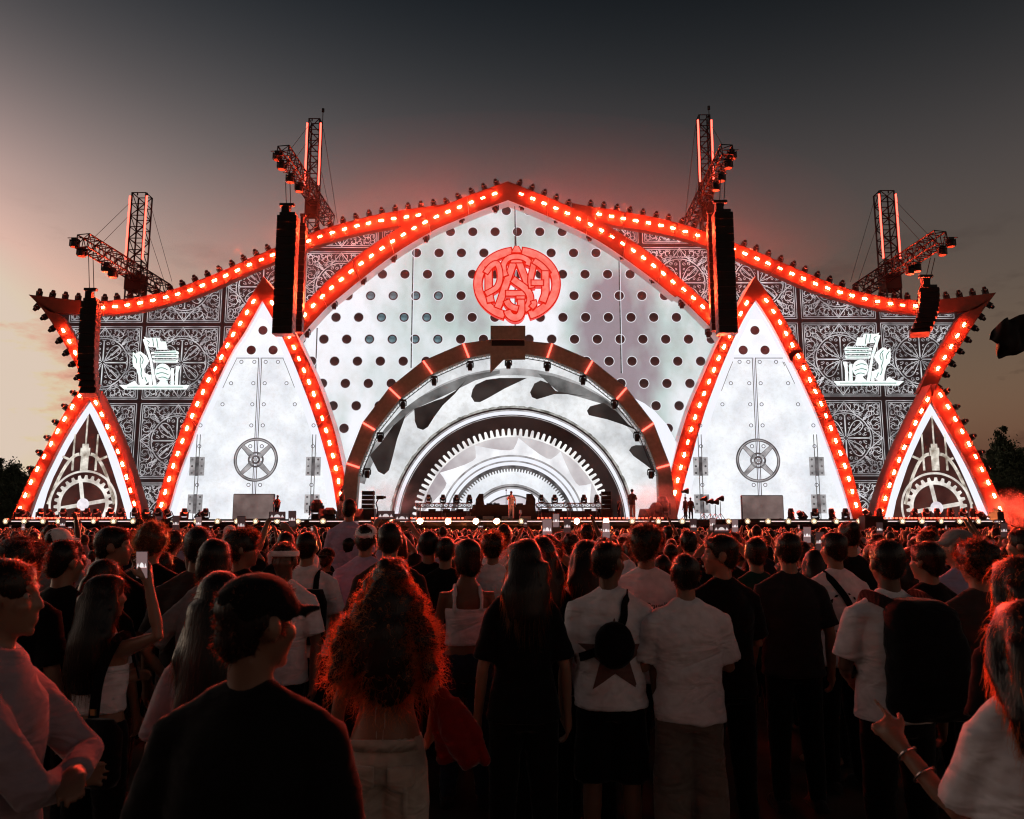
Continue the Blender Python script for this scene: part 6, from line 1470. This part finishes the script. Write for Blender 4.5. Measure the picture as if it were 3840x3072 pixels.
# phones
def phone_mesh(w, h, i):
    b = MB(); b.box((0, 0, 0), (w, .009, h), 0); me = b.mesh('case', BLACK); bm = bmesh.new(); bm.from_mesh(me); bmesh.ops.bevel(bm, geom=bm.edges[:], offset=.0025, segments=2, affect='EDGES'); bm.to_mesh(me); bm.free()
    s = MB(); s.box((0, -.0052, 0), (w*.92, .002, h*.95), 0); P = lambda x, z: Vector((x*w*.46, -.0066, z*h*.47))     # a small picture of the lit stage
    k = min(1, w/h); zz = .45 if w < h else .9
    s.prism([P(-.9, -zz*.5), P(-.5, -zz*.5), P(-.68, zz*.35)], .0003, 1); s.prism([P(.9, -zz*.5), P(.5, -zz*.5), P(.68, zz*.35)], .0003, 1)
    s.prism([P(.42*math.cos(a), -zz*.5+zz*.9*math.sin(a)) for a in np.linspace(0, math.pi, 9)], .0003, 1); s.prism([P(-.95, -zz*.52), P(.95, -zz*.52), P(.95, -zz*.44), P(-.95, -zz*.44)], .0002, 2)
    cols = [[(.035, .018, .018), (.55, .5, .5), (.6, .05, .03)], [(.16, .10, .10), (.75, .7, .7), (.7, .08, .05)]][i]
    return [('case', me, []), ('screen', s.mesh('screen', [glow('phone_%s_%d' % (n_, i), c_, 1.0) for n_, c_ in zip(('back', 'stage', 'light'), cols)]), [])]
PM = [phone_mesh(.078, .16, 0), phone_mesh(.078, .16, 1), phone_mesh(.16, .078, 0)]
HCN = {'short': 'short-haired', 'fade': 'close-cropped', 'curly': 'curly-haired', 'long': 'long-haired', 'longer': 'very long-haired', 'bob': 'bob-haired', 'bun': 'top-knotted', 'cap': 'capped'}
order = sorted(range(len(PHOLD)), key=lambda i: PHOLD[i][4].x/PHOLD[i][4].y)
for rank, i in enumerate(order):
    X, Y, Hh, v, P, land, spc = PHOLD[i]
    put('%s person in %s top raising a phone, %s such from the left' % (HCN[spc['hair']], spc['top'], nth(rank)), v, X, Y, Hh, group='people filming with raised phones')
    assembled('phone', PM[2 if land else i % 2], P, (.12, 0, 0), 1.0, 'lit %s phone held up above the crowd, %s from the left' % ('sideways' if land else 'upright', nth(rank)), 'phone', 'raised phones')
hp = ROOT['phonewoman']; assembled('phone', PM[1], at(534, 2118, 3.93), (.1, 0, -.2), .82, 'lit phone in the hand of the woman with long black hair', 'phone', 'raised phones')

# the rest of the crowd, row by row
rg = random.Random(12); taken = [(h[2], h[3]) for h in HERO]+[(p[0], p[1]) for p in PHOLD]
cnt = 0; row = 0; Yr = 6.5; FAR0 = 14.6
while Yr < FAR0 and cnt < 230:
    x = -(.66*Yr+.3)+rg.uniform(0, .5); k = 0
    while x < .66*Yr+.3:
        yy = Yr+rg.uniform(-.25, .25)
        if all((x-a)**2+(yy-c)**2 > .20 for a, c in taken):
            v, spc = CV[rg.randrange(len(CV))]; Hh = min(1.86, max(1.46, rg.gauss(1.70 if spc.get('sex') != 'f' else 1.60, .09)))
            top = rg.choices(('black', 'charcoal', 'white', 'grey', 'lilac', 'navy', 'brownc'), (10, 5, 4, 2, 2, 2, 2))[0]; hc = spc.get('hcol') or rg.choices(('black', 'brown', 'auburn', 'blond'), (6, 5, 2, .6))[0]
            put('%s person in %s top, %s from the left in crowd row %s' % (HCN[spc['hair']], {'brownc': 'brown'}.get(top, top), nth(k), nth(row)), v, x, yy, Hh, rg.uniform(-24, 24), rg.uniform(-5, 5),
                {'shirt': CL[top], 'hair': HAIR[hc], 'body': SKIN[rg.choice(('light', 'tan', 'tan', 'brown'))]}, 'people standing in the middle of the crowd')
            taken.append((x, yy)); cnt += 1; k += 1
        x += rg.choice((.45, .50, .58, .75, 1.0))
    Yr += rg.uniform(.72, .90); row += 1
# far crowd close to the stage: too many and too small to tell apart
def far_crowd():
    rngl = random.Random(5); V, Fc, Mi = [], [], []
    tm = MB(); tm.ball((0, 0, 1.63), (.078, .095, .118), 7, 5, 1); tm.ball((0, -.02, 1.66), (.088, .10, .10), 8, 5, 2); tm.loft([((0, 0, .2), .16, .11), ((0, 0, .95), .18, .12), ((0, 0, 1.32), .21, .12), ((0, 0, 1.43), .15, .09), ((0, 0, 1.55), .05, .05)], 7, 0)
    for s in (-1, 1): tm.tube([(s*.2, 0, 1.38), (s*.25, 0, 1.1), (s*.24, .06, .85)], [.055, .045, .03], 5, 0)
    up = MB(); up.v, up.f, up.m = list(tm.v), list(tm.f), list(tm.m)
    for s in (-1, 1): up.tube([(s*.18, .05, 1.38), (s*.20, .22, 1.55), (s*.05, .28, 1.84)], [.05, .042, .03], 5, 1)
    spots = []; Y = FAR0+.4
    while Y < 44.0:
        x = -(.66*Y+1)+rngl.uniform(0, .6)
        while x < .66*Y+1:
            spots.append((x, Y+rngl.uniform(-.3, .3), rngl.gauss(1.67, .07))); x += rngl.uniform(.50, .95)
        Y += rngl.uniform(.70, .95)
    phs = []
    for x, y, h in spots:
        raised = rngl.random() < .10; t = up if raised else tm; s = h/1.75; a = rngl.uniform(-.4, .4); o = len(V); ca, sa = math.cos(a), math.sin(a)
        V += [((p[0]*ca-p[1]*sa)*s+x, (p[0]*sa+p[1]*ca)*s+y, p[2]*s) for p in t.v]; Fc += [tuple(i+o for i in f_) for f_ in t.f]
        sm_ = rngl.choices((0, 3, 4), (7, 2, 1.5))[0]; hm_ = rngl.choices((2, 5), (6, 2))[0]
        Mi += [sm_ if m_ == 0 else (hm_ if m_ == 2 else m_) for m_ in t.m]
        if raised and y < 34: phs.append((x-.28*sa*s, y+.28*ca*s, 1.93*s))
    me = bpy.data.meshes.new('crowd'); me.from_pydata(V, [], Fc)
    for m_ in (CL['black'], SKIN['tan'], HAIR['black'][0], CL['grey'], CL['white'], MATS['cloth_brown']): me.materials.append(m_)
    me.polygons.foreach_set('material_index', Mi); me.polygons.foreach_set('use_smooth', [True]*len(Fc)); me.update()
    link('crowd', me, None, label='far mass of people pressed up to the stage front', cat='crowd', kind='stuff')
    phs.sort(key=lambda p: p[0]/p[1]); phs = [p for p in phs if abs(p[0]/p[1]) < .63][::4][:26]
    for i, p in enumerate(phs):
        assembled('phone', PM[i % 3], p, (.1, 0, rngl.uniform(-.3, .3)), 1.0, 'tiny lit phone in the far crowd, %s from the left' % nth(i), 'phone', 'phones in the far crowd')
far_crowd()
for (label, px, top, Y, yaw, d), v in zip(SP, SPV):
    P = at(px, top, Y); put(label, v, P.x, Y, P.z-ZS, yaw, d.get('lean', 0), z=ZS, group='people on the stage')
# ------------------------------------------------------------------ stage smoke
def smoke(label, c, r, dens, soft=True, col=(.9, .88, .88), seed=0.0):
    b = MB(); b.ball((0, 0, 0), 1.0, 28, 18); m = bpy.data.materials.new('stage_smoke'); m.use_nodes = True; n, l = m.node_tree.nodes, m.node_tree.links
    for q in list(n):
        if q.type == 'BSDF_PRINCIPLED': n.remove(q)
    v = n.new('ShaderNodeVolumePrincipled'); v.inputs['Color'].default_value = (*col, 1); v.inputs['Density'].default_value = dens; v.inputs['Anisotropy'].default_value = .2
    if soft:
        t = n.new('ShaderNodeTexCoord'); le = n.new('ShaderNodeVectorMath'); le.operation = 'LENGTH'; l.new(t.outputs['Object'], le.inputs[0])
        mr_ = n.new('ShaderNodeMapRange'); mr_.inputs[1].default_value = .15; mr_.inputs[2].default_value = .95; mr_.inputs[3].default_value = 1; mr_.inputs[4].default_value = 0; mr_.interpolation_type = 'SMOOTHSTEP'; l.new(le.outputs['Value'], mr_.inputs[0])
        mp_ = n.new('ShaderNodeMapping'); mp_.inputs['Location'].default_value = (seed, 0, seed); l.new(t.outputs['Object'], mp_.inputs[0])
        z = n.new('ShaderNodeTexNoise'); z.inputs['Scale'].default_value = 2.4; z.inputs['Detail'].default_value = 4; l.new(mp_.outputs[0], z.inputs[0])
        zr = n.new('ShaderNodeMapRange'); zr.inputs[1].default_value = .38; zr.inputs[2].default_value = .68; l.new(z.outputs[0], zr.inputs[0])
        a = n.new('ShaderNodeMath'); a.operation = 'MULTIPLY'; a2 = n.new('ShaderNodeMath'); a2.operation = 'MULTIPLY'; a2.inputs[1].default_value = dens
        l.new(mr_.outputs[0], a.inputs[0]); l.new(zr.outputs[0], a.inputs[1]); l.new(a.outputs[0], a2.inputs[0]); l.new(a2.outputs[0], v.inputs['Density'])
    l.new(v.outputs[0], n['Material Output'].inputs['Volume']); o = b.build('smoke', m, None, True, loc=c, scale=r, label=label, kind='stuff', cat='smoke')
smoke('thin smoke added for the red glow along the roofline of the great arch', at(1905, 800, 48.7), (23, 1.6, 7.0), 0.005, False)  # added volume that stands in for the glow above the strobe lamps
smoke('wider thin smoke added to soften the red glow over the stage front', at(1905, 900, 48.8), (33, 1.5, 11.0), .0012, False)  # second added volume, softens the edge of the roofline glow
smoke('red-lit smoke puff at the right end of the stage', at(3800, 1930, 46.5), (2.6, 1.6, 1.7), .9, True, seed=2.0)
smoke('smoke drifting before the right foot of the brown arch', at(2440, 1890, 46.9), (2.6, .9, 1.6), .8, True, seed=5.0)
smoke('smoke drifting before the left foot of the brown arch', at(1470, 1880, 47.6), (2.6, .9, 1.7), .7, True, seed=9.0)
